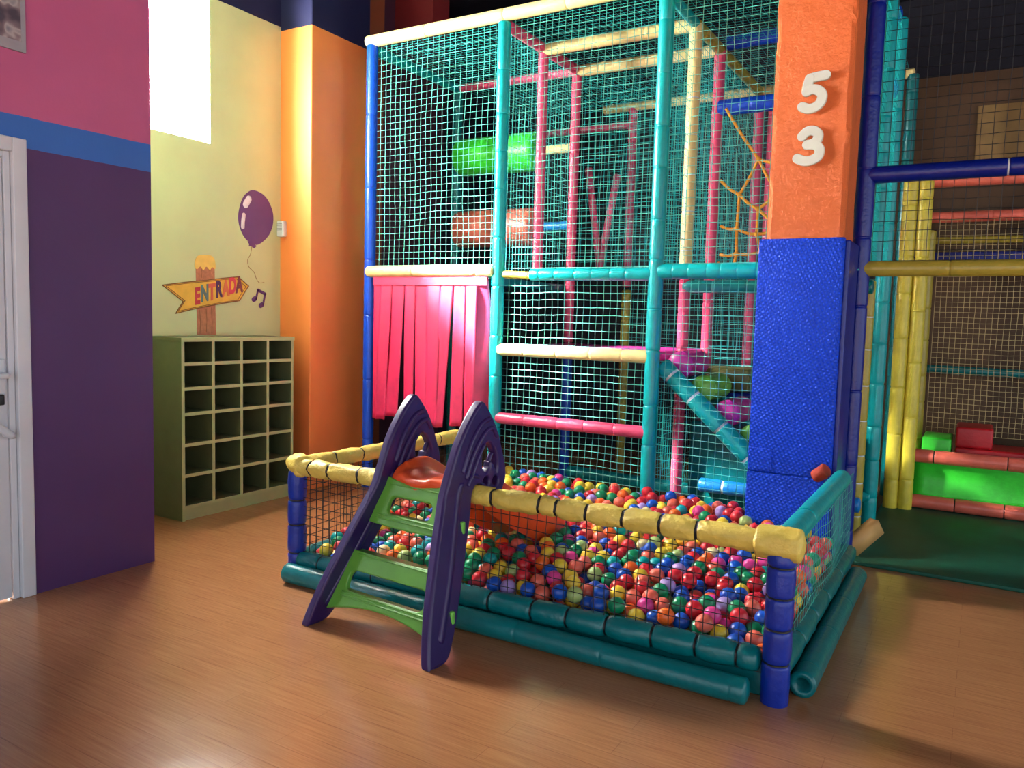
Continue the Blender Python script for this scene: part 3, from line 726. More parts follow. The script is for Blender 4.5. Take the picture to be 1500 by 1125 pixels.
for lo, hi, m, lab in (((-.36, 6.98, .022), (-.155, 7.40, .56), 'greenv', 'green foam cube behind the salmon rail, beside the yellow posts'), ((-.13, 6.98, .022), (.62, 7.40, .50), 'redv', 'red foam slab behind the salmon rail, right of the green cube'), ((-.13, 6.99, .501), (.12, 7.40, .66), 'redv', 'small dark red foam block lying on the red slab'), ((.64, 6.98, .022), (1.4, 7.40, .52), 'redv', 'red foam slab farther right behind the salmon rail')):
    g = G(); g.box(lo, hi, 0, .02); tag(g.build('foam_block', M[m]), lab, 'foam block', 'foam blocks in the toddler pen')
g = G(); g.box((-.16, 7.93, 2.86), (.9, 7.99, 3.31), 0, .006); tag(g.build('notice_board', plain('tan_board', rgb(136, 108, 60), .6)), 'plain tan board high on the brown back wall', 'board')
wd = foam((-.60, 5.40, .05), (-.52, 5.16, .13), .0, joints=[]) if False else None
g = G(); bm = bmesh.new(); bmesh.ops.create_cube(bm, size=1); bmesh.ops.bevel(bm, geom=list(bm.edges), offset=.02, segments=2, affect='EDGES')
Rm = Matrix.Rotation(math.radians(-38), 3, 'Z') @ Matrix.Rotation(math.radians(32), 3, 'X')
g.add([(Rm @ V(v.co.x * .07, v.co.y * .24, v.co.z * .10) + V(-.545, 5.2, .128))[:] for v in bm.verts], [[v.index for v in f.verts] for f in bm.faces]); bm.free()
tag(g.build('wedge_block', [M['wood']]), 'small timber-coloured block leaning on the mat beside the navy post', 'block')

# ball positions in half millimetres, ball colour numbers, labels of the nearest balls
BALL_POS = [
4637,300,415,4746,361,333,4889,300,311,4316,300,400,5013,403,333,4419,397,350,4061,300,338,4493,491,440,3881,300,399,3714,300,369,4843,568,429,
3487,300,412,3340,300,252,3167,300,355,4353,542,429,3338,300,403,3483,300,207,3814,300,220,3048,300,214,2810,300,342,3018,300,361,4086,443,395,
3633,300,205,4888,816,432,3197,300,208,4870,442,354,4784,1331,467,4255,1073,471,2489,300,354,2900,300,206,3938,531,409,2660,300,342,3964,300,222,
4408,1293,458,4197,363,335,3658,471,416,4656,447,438,2342,300,384,2751,300,205,3430,837,437,3950,1069,459,2294,300,212,2452,300,207,2601,300,206,
1608,300,407,4285,300,226,4446,300,234,3788,544,410,4663,788,418,5097,1629,521,1798,300,427,4555,629,457,4106,1136,471,4107,737,441,4207,531,393,
2841,518,396,3162,530,430,3370,497,431,3044,442,401,3221,855,462,4134,300,207,556,300,295,3588,372,329,2908,775,462,3090,783,466,4652,934,453,3591,
802,423,3738,845,422,4120,885,456,3937,749,425,2456,903,444,2346,714,411,4074,592,422,1948,300,430,1460,300,387,2732,709,431,4719,1078,428,4787,
707,440,4231,1316,469,3238,1004,465,4566,396,324,3511,512,383,3090,1013,485,2291,465,402,4972,551,345,4573,1061,455,2772,849,468,440,300,75,4689,
1447,468,3539,1067,439,2544,598,394,5110,1700,390,4624,1788,489,3429,1641,515,2698,566,395,2449,483,383,4303,1226,374,3803,1608,507,3057,638,443,
4278,809,395,3957,407,327,4859,963,440,2617,827,446,2586,427,367,3283,618,442,5110,2272,519,3661,1152,450,4506,1696,474,3951,1218,473,3290,1555,499,
4552,1388,454,4594,300,212,1247,407,373,4748,1583,491,2859,969,494,4517,1982,520,3662,1657,519,3580,1289,466,2994,898,483,3060,1741,517,2084,577,
434,3046,1202,499,5110,1812,512,3336,1117,457,3787,1892,523,579,300,130,4071,1580,481,4740,514,334,3881,888,433,5014,678,413,3730,682,414,4154,3055,
639,3810,1020,442,2228,613,415,3464,1195,454,4333,1885,483,2303,856,426,3810,1168,460,4212,1499,467,2424,1117,480,3667,976,431,2382,300,75,1667,433,
438,1493,645,441,4599,1567,469,3640,1833,536,2957,1081,503,4544,1230,453,4335,1729,467,3729,1298,473,3193,1183,478,2034,753,436,3694,1510,479,4085,
1284,477,3456,3453,605,3168,3651,626,4339,1577,459,1526,2981,632,3694,3116,620,4476,1842,490,1350,599,412,3303,1722,522,3110,1900,533,3563,1438,480,
2530,300,75,3946,1367,484,3919,1514,494,3946,1661,496,2794,1103,513,3505,1870,485,5110,300,283,5110,2431,530,2673,961,482,3442,1349,472,3914,3271,
619,1875,300,300,5072,2115,522,2720,1619,532,2712,3098,589,2733,430,343,3403,984,433,3318,1265,468,3037,1351,504,440,351,216,2904,1775,521,2102,
1063,435,4374,2027,510,2422,3196,616,3723,419,213,1873,1304,437,2927,3631,581,4203,1961,489,1642,646,457,3386,1986,510,2235,300,75,2582,3170,608,
1144,300,349,3420,402,326,2191,757,422,1429,444,406,2754,1778,528,4410,1443,455,3811,1421,447,5110,1422,359,2792,3820,604,2677,300,75,2341,998,447,
3064,3291,571,3259,3486,572,3478,3150,590,1212,550,383,3980,2005,503,4033,3181,632,1772,536,455,2916,405,333,5110,1359,75,885,1066,398,2970,1485,
513,1894,1058,437,1266,772,419,4205,1650,468,2249,1116,454,4078,1730,481,4206,1806,472,2056,3326,603,2011,902,434,2047,3071,593,4226,958,380,2632,
3392,615,2738,1380,533,1716,3629,610,3951,3651,610,4077,1881,485,2482,3466,634,2821,788,340,3141,1483,470,4749,1855,535,2034,1447,399,3176,1651,486,
2040,3641,597,4568,485,204,2541,1026,459,4291,2897,636,1762,3352,613,2697,1238,510,923,3613,629,3928,1866,479,440,587,341,3793,3556,606,2161,902,
428,2902,1626,520,956,669,359,3744,3258,612,4689,1227,414,4691,656,337,4329,1069,329,1566,775,459,3252,420,381,2286,3553,616,5110,1929,337,548,490,
328,2825,300,75,4300,468,294,994,811,378,2916,3313,580,2822,1500,500,1483,2785,619,5110,1796,269,2017,1186,438,3317,882,349,5110,2615,530,664,399,
323,712,1087,384,1140,700,387,4429,541,213,4989,1997,562,2251,1628,332,4714,447,202,2192,1964,350,4111,2078,503,2885,1365,486,4972,493,207,2317,
1248,473,1139,3034,613,2378,3013,590,1417,798,446,695,3820,628,2208,355,344,1782,1180,438,5110,1263,347,4743,300,196,1877,431,448,1726,3094,615,
1996,3460,633,1995,300,212,3839,2119,523,3051,3710,553,870,892,372,2972,300,75,5110,2361,399,5110,1506,75,3181,1332,467,1716,300,303,5110,2972,510,
1715,1327,439,4078,1433,456,3478,3695,587,1057,432,353,5110,1350,225,5110,2035,211,3833,2916,617,3875,458,212,4109,3310,625,5110,1959,484,4618,2082,
474,1617,3387,615,5110,1654,75,4365,923,337,1136,847,406,5110,2098,75,2206,3026,587,2774,3437,599,2277,3158,602,1283,3278,636,3516,445,220,5110,
1950,75,5110,1653,225,4887,674,333,1938,300,75,1768,2814,614,3428,1500,464,1496,3820,614,3484,732,344,2878,3016,581,5110,1802,75,2768,3288,587,5110,
1500,225,3327,3093,566,4979,2543,540,1141,3301,593,1893,2984,598,3806,414,338,1460,3445,619,5110,2071,384,4088,3820,545,3219,3202,568,1885,1451,397,
2512,1964,480,2826,431,208,5110,2472,271,1176,3649,621,3586,3580,573,5110,2334,213,1867,3687,625,5110,3120,254,440,735,360,1329,300,316,1331,3140,
600,2961,1914,525,4522,891,382,700,300,221,4835,1229,369,3339,429,75,3306,1414,452,1698,2947,622,1508,1570,451,1071,578,345,3829,1754,483,2519,2961,
576,5110,2184,212,3024,3051,569,4031,428,184,3036,1607,455,1476,3133,636,3448,3004,570,4437,1173,331,2611,3540,616,1915,2836,594,5081,1319,483,2892,
1215,489,5110,2904,236,5110,2758,206,1363,1779,468,927,3820,615,1837,1998,333,5110,2875,383,1538,1424,449,5110,1191,215,5110,2245,75,5110,2685,75,
5110,2538,75,1149,3489,629,4180,3429,568,2425,3604,641,5110,2218,357,1824,926,449,3123,430,207,3395,3820,587,5110,2523,413,1320,3691,611,5110,2392,
75,4253,2103,465,2375,404,282,1075,3169,615,3376,3579,585,4151,826,316,1308,913,443,5110,2751,466,3159,2041,547,1572,3244,606,5110,2658,348,3308,
732,349,3193,429,75,1162,992,431,5110,3120,485,3119,300,75,2258,2887,570,4178,444,210,4046,2932,599,1575,3558,613,2645,2875,581,958,3332,610,2850,
3163,574,5110,2608,207,5110,2831,75,3587,3342,562,5110,2976,75,3279,2083,468,3296,3709,573,3551,1584,449,1077,3806,621,1907,3132,575,2664,1109,440,
2215,429,214,5110,3025,370,1469,3664,610,3266,300,75,2801,1922,524,3529,2004,549,4864,1478,488,2980,2901,575,2183,3718,598,3939,2799,615,5003,913,
435,2319,3305,603,4471,1029,350,1299,3523,587,2527,430,207,1226,3820,611,2102,417,429,4458,607,344,3722,2026,506,2062,2037,352,1347,2722,609,4383,
1358,325,4983,300,194,3388,523,218,2975,450,204,2381,1699,306,1911,2066,221,3089,542,300,4361,416,167,3889,3441,602,2166,508,330,3170,3063,540,4156,
1243,352,1868,2679,600,1570,2126,217,3596,635,365,1915,3290,566,1427,998,460,5110,300,75,1881,789,451,3632,427,75,4647,1936,461,5110,1113,343,1574,
1280,450,3274,2947,559,2124,2819,569,3652,3820,522,2408,840,319,1344,2891,585,3173,617,202,3364,3238,549,3129,2910,563,2677,429,205,3046,429,75,
3359,1847,461,4371,1821,353,2024,2930,550,726,853,359,4421,785,351,4245,1409,352,2402,2837,566,794,3681,580,4288,591,209,1677,2699,586,3923,992,333,
2309,428,75,4857,398,202,2618,2060,525,4079,2743,617,4214,2244,502,3782,943,316,1703,2064,349,4229,1583,336,3570,1744,438,5110,506,383,911,3471,581,
4940,1247,476,3190,1797,458,1900,1189,344,3122,3423,529,4547,633,206,2673,3780,521,4583,2208,566,1455,2190,284,3272,429,209,3947,715,75,1450,1896,
359,2351,586,337,2549,885,328,5110,479,75,1883,2180,312,1495,1718,428,1209,2794,595,2481,3328,576,2448,996,327,2899,428,75,1728,1040,450,2155,1231,
403,3396,611,339,1560,433,335,3550,2160,536,3519,594,215,3431,1100,342,1725,3802,515,1214,1994,487,3984,2157,515,2816,3704,512,4070,1010,390,3153,
3567,503,4021,539,285,1915,3562,558,564,432,194,2457,429,75,2010,2721,579,3710,3606,491,2446,1238,397,2751,428,75,3412,300,75,3164,668,342,1349,
1928,478,2256,960,329,1550,300,269,3486,429,75,1636,1508,376,942,1220,330,3153,3820,561,3590,3081,518,3895,3038,556,4781,1727,464,562,3820,533,5061,
1563,354,2216,3430,566,3857,656,339,2604,429,75,3679,772,306,3584,783,190,1588,988,461,3771,562,242,1786,3216,554,4009,868,357,2476,3820,554,3240,
1939,456,4042,1147,335,4472,1577,390,1417,694,322,4817,693,201,3300,1029,332,2329,522,206,2024,3820,518,2804,640,321,4122,3565,542,1661,2010,216,
2185,1108,322,2060,1848,251,3161,961,345,2188,1776,277,5032,2850,546,4324,672,331,1197,3146,533,4593,542,341,1478,557,322,3127,1105,368,3448,3351,
496,1553,1772,293,839,1325,326,568,1091,348,2467,560,247,3781,427,75,1435,2063,208,1368,1629,465,4692,2212,463,2766,2763,575,2718,708,219,3893,1160,
329,4831,1374,331,2612,721,343,3837,803,318,935,517,347,3389,1244,334,1165,430,253,4641,1507,339,1777,433,338,4478,2133,489,4473,636,75,4980,2004,
414,1717,3484,559,3047,865,348,671,3580,578,1555,1913,250,4893,906,306,3157,2169,470,5110,1080,75,2911,3820,508,4501,2304,484,3529,704,75,1768,1574,
352,1805,3677,489,1865,428,75,1799,636,201,440,510,212,2896,2048,530,4238,1746,339,2191,1909,211,3254,552,310,2161,428,75,2697,872,329,2963,743,
326,1649,553,339,4435,1951,396,2364,3436,546,1866,547,300,4646,2354,465,4666,1359,348,2472,1582,319,2494,2169,516,3656,654,218,4376,2100,379,4349,
2190,540,1297,1252,467,2040,2138,200,4174,1495,214,2956,595,342,4504,1447,325,4622,1685,380,4182,1094,336,4029,692,321,4284,3120,581,1594,3108,546,
4832,545,219,2142,1279,198,3532,931,377,1946,2256,199,1373,2284,203,3023,649,219,3258,1173,342,3351,2082,336,2274,780,300,1609,3709,542,3807,3492,
470,930,3148,583,3266,557,75,1931,450,207,4789,1514,364,4982,710,75,4091,1248,217,4489,1732,330,1037,3552,552,440,449,75,3011,1012,351,1535,2652,
573,2144,300,213,1873,1675,315,1322,1104,460,2185,3286,538,3937,753,219,2396,2058,480,4795,792,317,3632,519,277,4585,1148,334,4047,3067,534,4941,
2148,419,2185,2079,221,5110,435,218,1726,508,219,3991,1288,347,2464,701,322,3131,1251,335,4677,744,200,1789,1938,205,4207,1342,203,2612,542,275,
4105,1377,308,4692,595,200,3927,860,75,1478,2896,518,2920,2188,482,4556,721,338,4175,663,329,1511,1072,364,3698,2173,519,2745,561,209,3732,2992,536,
3682,3464,550,2236,555,75,3857,3338,498,1016,1093,332,3598,2065,431,4734,1147,296,1454,440,233,4857,1082,350,4393,988,204,1975,3311,75,1953,3431,
216,3280,2094,204,3125,2404,574,1771,2353,339,2273,3565,75,3810,2884,224,1826,3117,449,3974,2880,206,1351,2567,271,4011,1241,75,4776,3120,258,3921,
3293,347,5021,1821,392,3509,2534,476,1435,2238,75,747,2696,202,1701,3096,217,913,2334,395,1376,3501,211,2611,3456,212,3243,2877,320,2767,2178,228,
4981,1579,75,3755,1988,309,2933,3431,75,2115,2290,459,2123,3312,75,2022,3692,351,4932,2894,445,2576,2889,75,1219,3243,339,4630,3120,223,1175,1949,
75,3047,2287,205,2627,3136,470,1382,3614,500,3986,2254,401,4498,3030,598,2061,2198,335,864,3820,212,2925,3227,208,2921,3092,459,3538,3264,203,1707,
2859,463,3504,1755,226,831,880,208,4299,2338,422,3973,1922,348,1109,1248,325,4712,1551,75,3565,1596,75,1388,1376,202,1020,1242,205,2524,2665,446,
3449,1314,217,4720,2909,75,2238,2317,208,2684,2790,75,4979,2293,424,440,1946,206,4641,1717,208,4848,1643,75,1728,3820,218,4735,2623,412,1203,3104,
389,1255,3740,295,2895,2936,456,4629,1187,197,700,2089,214,4720,2175,75,1083,2699,75,2541,2408,410,1206,1691,75,1237,2884,479,586,3697,615,1464,
1424,321,567,2829,75,3972,1537,75,3762,2118,395,2663,3228,343,1629,2262,222,1575,768,201,1350,2915,297,2386,2861,338,4870,2737,421,2966,2611,75,
3748,2517,265,3811,3069,434,1206,2646,569,2903,3161,75,3169,1336,201,3637,3255,327,2661,2604,436,1153,2920,220,2383,3077,354,3789,1773,206,2418,3567,
343,1962,2885,271,2021,3456,365,4147,1184,75,841,682,184,3185,2582,557,1633,2135,533,4803,1209,75,4221,599,75,1941,2430,584,1813,2153,75,3605,1974,
312,4342,3120,75,1874,3559,217,3156,1426,320,2019,3565,252,4035,1592,216,3744,3820,75,4531,2449,453,2297,3074,478,1882,3403,345,1385,3312,424,1233,
2084,75,808,3594,316,3919,3217,216,697,3495,338,785,3165,550,3792,3043,75,1251,3275,482,3140,2043,204,1148,3820,482,2540,1219,232,440,1794,463,2503,
3232,463,440,2984,273,1578,1027,196,2436,3363,436,1517,3684,344,2956,3695,438,440,2244,208,1920,3000,451,4284,1127,75,2853,3004,330,4745,1287,243,
3638,2168,330,440,1722,75,3136,2120,75,1098,2869,350,2393,1102,75,1422,2082,382,1792,810,75,828,3346,205,965,1497,478,1074,1934,350,2066,1991,209,
572,1232,397,947,788,188,694,2904,75,3606,1824,311,2589,3693,293,2999,1992,204,4154,2462,75,1867,2603,338,3029,3117,208,4753,2069,216,4050,3307,75,
821,2979,75,4939,1148,75,4131,2155,376,2740,3100,345,2524,3176,326,1940,3246,283,3560,559,75,932,2841,354,4795,2444,551,1426,2836,195,3201,3623,339,
796,2815,490,3389,3280,210,1799,380,200,4999,2377,303,2358,3591,208,2804,1061,75,1406,1760,314,565,2400,377,3925,2564,509,2050,2930,75,1928,1287,
171,3477,2767,324,2768,3482,215,2111,3682,471,700,1453,193,2945,3318,325,440,1535,298,1171,665,198,1168,3435,75,3128,850,75,4014,2494,210,2798,1683,
421,2706,975,210,2093,3691,219,4854,3120,407,2566,3279,75,2062,2997,208,743,1603,330,4903,1831,483,1652,3388,210,3528,2127,75,440,3503,347,1945,
1398,75,2787,3690,75,3063,3528,210,1002,2942,438,810,2246,331,1358,3820,222,1343,3011,412,2023,1017,198,2201,3339,230,3574,3126,369,1153,3066,253,
2817,1926,351,2347,3437,75,3651,2799,574,571,3576,338,440,1455,421,4714,3000,194,3667,3438,402,1779,3205,284,2323,2680,207,4978,1193,338,4180,3820,
75,3530,2273,327,4995,2658,445,440,1623,441,2162,3301,374,2018,3820,219,4541,2886,604,3361,1931,75,4561,2392,75,3538,880,75,4848,1966,520,2277,2413,
416,3249,2025,75,4883,2976,221,4307,3120,415,3589,3565,381,2933,2384,206,1067,830,75,1954,3691,485,1185,2039,331,2488,3050,251,1935,1919,212,4534,
3120,392,3715,3107,323,4981,1431,75,1718,1213,75,4336,1941,75,3710,2223,210,3975,1155,202,3699,1893,207,1289,2145,351,2478,1076,201,1220,1579,199,
3196,1872,328,4463,2020,75,693,1719,75,4964,642,208,3566,1655,318,4132,3121,204,4564,2991,468,4555,1609,269,989,2370,209,701,1052,75,682,1933,281,
2488,3154,75,4180,3820,260,4805,2187,369,440,882,341,630,3181,522,2879,1123,202,3803,3384,366,569,2239,75,1370,2753,75,3553,2272,75,3275,1076,192,
783,2486,193,1611,2922,75,4047,1742,215,3129,3666,215,3902,2982,289,567,1379,416,1091,685,75,2944,2885,324,662,2570,215,3902,3310,75,2282,3462,207,
1164,1071,75,1901,3184,75,3923,1817,254,2990,3506,508,4550,2876,363,2526,2250,390,2846,3689,336,569,2549,331,849,2483,369,2432,1344,205,2332,957,75,
440,1797,204,2413,925,197,561,3688,437,2884,3081,200,2449,2560,75,3310,3407,209,3104,2762,571,563,1708,465,2666,2357,75,2908,3242,449,1104,3265,243,
4243,450,75,4517,1802,200,3890,2656,75,3783,2085,75,2063,1312,75,2995,2757,75,4712,825,75,2490,2981,428,1091,429,75,4253,2264,211,3377,3483,459,
1112,1791,329,1071,753,265,1716,683,75,2170,3820,489,2061,3049,446,1382,3351,217,3155,3304,75,3123,758,199,822,2831,75,1019,2983,202,699,1869,75,
858,2680,506,2269,3206,238,2915,3506,203,2861,2640,469,440,3002,445,689,1127,205,3832,3337,204,3375,3691,75,440,1194,75,440,2174,341,2991,2451,326,
1845,1505,75,694,3346,336,4608,1656,75,1302,1022,75,3749,2609,75,2462,2448,531,1711,2385,205,440,1260,209,2941,2457,75,440,2165,75,3649,2587,540,
4601,1804,75,1688,2947,214,4898,1616,373,1003,2441,340,4303,2123,219,962,1535,216,2719,1644,221,4498,2349,206,1866,1191,75,3050,977,75,2170,761,199,
1997,1077,332,1167,300,75,486,3133,501,2799,3285,319,4287,2381,75,3662,3820,210,4367,1503,75,573,3280,395,686,3124,205,1018,300,75,3679,1401,376,
2914,2310,75,3553,2726,201,4879,2842,315,1302,3054,240,3891,3564,368,1798,1803,267,2013,427,75,1410,1847,75,626,1996,501,698,2332,381,1161,2125,203,
440,3597,464,828,2123,413,2870,3419,485,1413,1917,206,4993,2947,318,1755,3692,75,3594,2933,540,2406,2481,346,3000,1183,358,776,1458,322,1560,2715,
207,995,300,339,1375,3197,215,1199,3413,511,3193,2694,338,4796,1896,399,3304,3307,75,3819,3692,75,4267,740,210,1502,2330,264,2268,890,198,1467,1982,
75,2437,2777,216,1458,3176,75,2807,1524,206,3822,1861,354,4012,1445,213,4838,2978,364,1348,2703,341,1074,1394,75,5110,933,75,1338,503,304,2871,2789,
471,1827,3057,75,2763,3197,457,1578,511,202,1538,3063,414,2786,3431,75,2047,3534,492,1188,1724,219,4596,1951,75,3463,2878,492,440,3495,75,2530,842,
75,1791,2260,224,4106,2612,219,2754,686,75,3020,2269,559,4116,2568,594,4299,1731,203,1520,3459,210,3154,3561,75,3395,3723,462,1137,2537,347,440,
1046,75,4353,1649,75,3858,2353,325,4057,2661,494,1337,1669,217,944,2093,503,2122,1355,323,2295,2077,371,3421,2145,204,4058,3158,75,1439,2594,390,
4600,3120,535,980,2049,342,1837,2943,210,3814,2658,575,2038,1234,298,3070,897,204,1977,3820,75,4981,2025,75,2661,1515,173,2976,2412,565,630,2926,
236,911,2243,220,569,3349,207,574,1856,486,2108,895,193,3601,3309,75,1296,1130,201,3316,655,220,3745,2369,213,2292,2733,343,2848,3008,75,4595,2910,
206,1518,2772,75,4683,1119,75,1030,3256,502,4172,2869,549,2287,3342,445,2123,3058,75,858,538,221,2763,1559,344,3414,559,75,962,2432,75,2591,1265,
75,3393,2761,554,1647,1743,75,4393,838,207,1249,1432,204,829,3497,204,1655,3238,205,4325,1432,202,3597,3820,75,4987,2554,337,4505,1445,75,704,3678,
75,1772,2869,327,4115,2479,320,1267,2463,340,1565,1628,327,4819,2395,75,1090,2155,331,1902,2763,358,1162,3820,210,3018,2813,459,2795,2255,535,833,
1152,75,4412,3120,305,3253,2887,75,4031,2705,75,2375,2540,203,3006,3302,75,4850,2833,75,1996,1919,75,699,3422,208,1217,2961,348,3324,3228,335,4884,
2104,565,570,1204,250,3614,2489,205,1888,1645,75,4749,3120,515,1219,2538,207,4129,1331,75,1098,1249,75,621,2777,205,3715,1016,205,1378,1147,75,3711,
1752,389,2082,1525,214,2022,762,200,2187,3044,353,2886,2164,75,2562,669,214,4979,858,75,4149,3585,209,2181,3088,210,1692,2530,75,1939,555,75,4721,
2612,75,4518,345,75,1247,537,193,3709,3315,478,4029,1095,75,2545,2740,75,2235,2352,547,2708,1226,205,1791,300,75,440,3820,622,2527,1858,247,3998,
1007,204,3413,3145,442,4839,2729,218,2352,2950,75,3903,1996,75,568,2386,75,4307,2853,486,862,565,75,440,3642,75,565,3421,338,1678,3598,468,2097,
2723,458,3599,2340,201,4046,949,75,1975,3057,75,1790,556,75,1233,1693,479,3460,3412,210,2272,3820,75,1429,3085,314,3242,3354,346,4167,3148,492,3450,
1690,75,1558,2539,463,440,2542,209,3304,2231,478,1827,3310,75,4787,2859,439,3945,3428,412,5000,931,204,3506,3820,486,2509,2236,203,1753,2665,75,
4667,1268,75,2157,2495,347,1935,1771,221,1516,1506,207,1635,2393,75,1126,2407,422,1316,3691,75,3337,684,75,1178,3560,500,2088,554,75,708,1746,343,
4042,3572,383,571,3650,208,1942,1782,75,2878,3155,330,3885,1852,75,1810,3014,341,4872,2810,552,3678,2855,439,1429,1569,325,730,3820,372,2118,3571,
365,825,3273,336,2969,1888,309,1964,1557,328,2654,2274,209,580,2445,213,3181,3709,464,4716,1023,215,2284,1699,195,1424,1052,201,1010,3820,248,2121,
2796,329,1771,3461,264,2605,1984,206,3984,3215,494,1076,2249,206,1609,2966,503,570,737,212,3046,3172,484,1425,3035,535,2421,3564,75,440,1875,338,
2861,1934,208,440,2460,75,704,2364,235,4134,965,262,3016,2826,206,4382,2765,203,2045,2783,201,4076,2291,536,571,1721,205,4201,747,75,3758,1096,324,
1234,3336,222,4477,1729,75,1014,558,75,3275,2171,75,5000,2104,287,4247,1418,75,697,3273,205,3357,2616,564,2446,1242,75,697,2608,75,697,2166,75,
3254,3042,323,1770,2113,213,1063,1390,340,2227,2199,300,2695,1862,419,4536,2634,204,2687,1153,75,2714,3820,75,690,3612,432,3958,2626,253,490,3287,
520,2686,3631,524,4180,3213,358,2278,2447,270,4574,2200,218,1663,3708,369,1032,3052,342,1306,1815,218,712,551,75,3263,3138,438,5011,1455,466,3439,
1704,379,3668,3337,206,3251,1798,199,662,2258,507,2706,2962,75,1726,3336,333,440,3820,316,2903,909,365,564,2132,506,2804,1795,207,4170,2761,75,3551,
1139,210,1694,1305,202,2210,1476,334,1615,1366,334,3165,2190,204,1349,1290,75,2157,2325,75,3007,3820,75,2832,2553,75,942,2572,446,5102,585,215,4980,
2907,75,4230,1192,232,3660,3690,341,2116,3460,208,3607,2562,75,3095,1119,75,1641,3691,221,569,677,75,1117,1816,75,732,3273,461,3114,1896,205,1973,
1628,197,938,1118,195,926,1387,75,2650,2573,207,440,1649,204,4864,2304,296,2901,947,75,4436,2466,596,1209,1358,335,2303,1611,75,552,1357,195,2927,
859,226,2494,3691,75,789,1870,363,568,585,214,1608,3692,75,2567,2105,392,3735,3561,350,3976,2344,229,3542,3358,381,1046,2197,468,1617,1323,75,3773,
1063,75,933,2855,539,3535,2049,204,2399,3695,524,3807,2819,506,3305,3746,344,2332,1160,338,2540,1126,75,2603,3585,397,3084,1963,386,3475,3128,204,
440,2095,207,949,3565,75,4847,769,75,4299,2883,259,628,3338,547,3400,1408,335,3714,2706,475,4980,1006,75,3045,2741,330,1681,3564,75,3418,2372,326,
4357,3018,210,3775,2785,334,1664,1817,204,2747,2113,75,1074,1630,236,3836,2086,215,3550,2890,370,4922,1906,318,4820,1061,75,2949,1556,235,4092,1523,
336,3595,1281,221,3163,2266,75,3626,2763,333,4642,2862,480,1052,976,75,3255,1947,208,3053,3820,225,1915,2511,461,1103,1486,208,1568,684,75,2199,
3692,75,1389,3820,75,440,3423,221,3460,1462,200,4239,300,75,638,2565,463,2605,2982,187,4662,2498,506,2265,2264,429,2330,2179,538,1474,2784,327,3749,
2434,389,1195,2674,359,1496,814,75,3186,815,322,4560,1858,367,3922,2140,75,2385,558,75,1793,3685,220,1429,1321,462,1650,382,199,1052,2299,349,540,
2730,390,1535,3820,75,2681,1494,451,3499,3820,216,2592,1961,353,3586,1743,75,3579,2418,75,4465,1374,200,1802,1077,322,2780,3820,424,4023,1908,75,
1342,3384,548,1974,2287,551,2748,2611,314,4408,689,208,3052,2362,75,4787,1357,75,1654,1072,324,1968,2807,75,1216,3624,209,1212,1341,75,4837,2978,
525,4211,1860,75,3302,3562,75,697,1771,489,4514,2146,344,1352,1314,334,4054,3134,390,3826,1575,75,2458,688,75,581,3820,368,1276,2828,199,991,1388,
209,4922,2364,554,4650,1416,75,2806,3820,276,1002,1692,355,440,2608,75,3275,2691,463,1676,2283,469,3392,1851,200,2017,2665,345,3988,3084,214,3363,
2521,449,3150,1442,75,3388,2077,75,526,3543,575,2189,1418,198,3007,3561,75,3674,3437,75,1176,1140,452,3838,3091,209,4006,2072,371,3968,1758,384,
1501,1071,75,1904,2035,75,3796,2929,383,1012,2570,75,3937,2944,75,3791,918,75,2624,1100,199,3284,1497,75,699,2314,75,4607,2554,379,1833,3331,223,
2986,1019,203,3435,3820,354,2721,2715,210,2944,1776,75,3677,689,75,440,1166,345,3697,1165,206,440,1024,385,2568,3562,75,729,3442,588,1328,2475,561,
1913,2531,204,2488,3006,75,3050,3820,451,2565,2556,541,3049,689,75,2874,2777,210,3667,2628,199,1779,2985,501,2195,1021,202,2713,3269,75,3715,2296,
341,2762,1381,213,1943,3691,220,3228,1651,203,963,1801,451,4533,932,207,440,2756,75,949,2758,75,2548,1612,194,767,2913,340,2094,2276,202,4727,1879,
75,571,2165,205,1851,3092,219,1751,2722,344,1272,660,75,761,2995,212,4180,3380,350,957,3267,213,4319,837,75,2359,3095,193,3558,1505,322,1772,2512,
251,1160,853,200,700,1220,322,440,2473,342,1793,2575,523,4541,1160,75,4337,690,75,3838,1215,201,3292,3495,333,1242,3563,75,1232,915,315,614,951,
368,3359,2536,206,1583,2787,507,820,613,346,1085,2880,551,927,300,210,3577,3007,278,2773,992,375,558,2246,400,1107,1429,477,3168,3296,463,3433,2441,
565,3192,2958,435,1652,1598,208,1703,1880,75,2247,3178,383,1215,1005,198,1371,2844,426,3990,2185,214,2129,671,317,3649,1721,210,4557,2540,75,1442,
2986,203,4180,3439,212,4496,1950,204,2515,2651,197,4628,2514,204,2509,2777,347,1024,913,208,4209,2993,203,2812,2484,208,3391,2225,355,1785,2734,489,
1145,2773,245,2617,3081,75,3447,724,199,4031,3682,487,1668,2136,75,1096,3820,75,1914,952,332,4357,1505,329,2886,2558,330,4446,2874,75,2465,780,195,
3440,2368,75,3904,3451,270,2699,1885,266,3386,2683,222,556,2953,363,3738,1325,219,1003,3188,75,3683,1504,75,2627,1012,332,4236,2045,328,724,1287,
193,5110,831,218,2256,1471,75,3281,3674,214,3857,3638,493,4861,622,75,440,961,211,2696,2503,75,1263,1829,75,695,2756,75,581,3017,496,1707,2214,340,
1427,771,197,1477,2478,573,4239,2476,415,1075,3694,519,812,3317,581,2241,1557,200,2182,2196,555,3023,1163,211,2275,2972,202,2549,3820,224,2715,3342,
206,2059,2010,509,3880,2417,459,1903,3693,75,1533,3048,75,1647,1983,502,440,3212,382,3543,1450,75,2988,2973,207,823,300,324,3110,1974,75,947,2193,
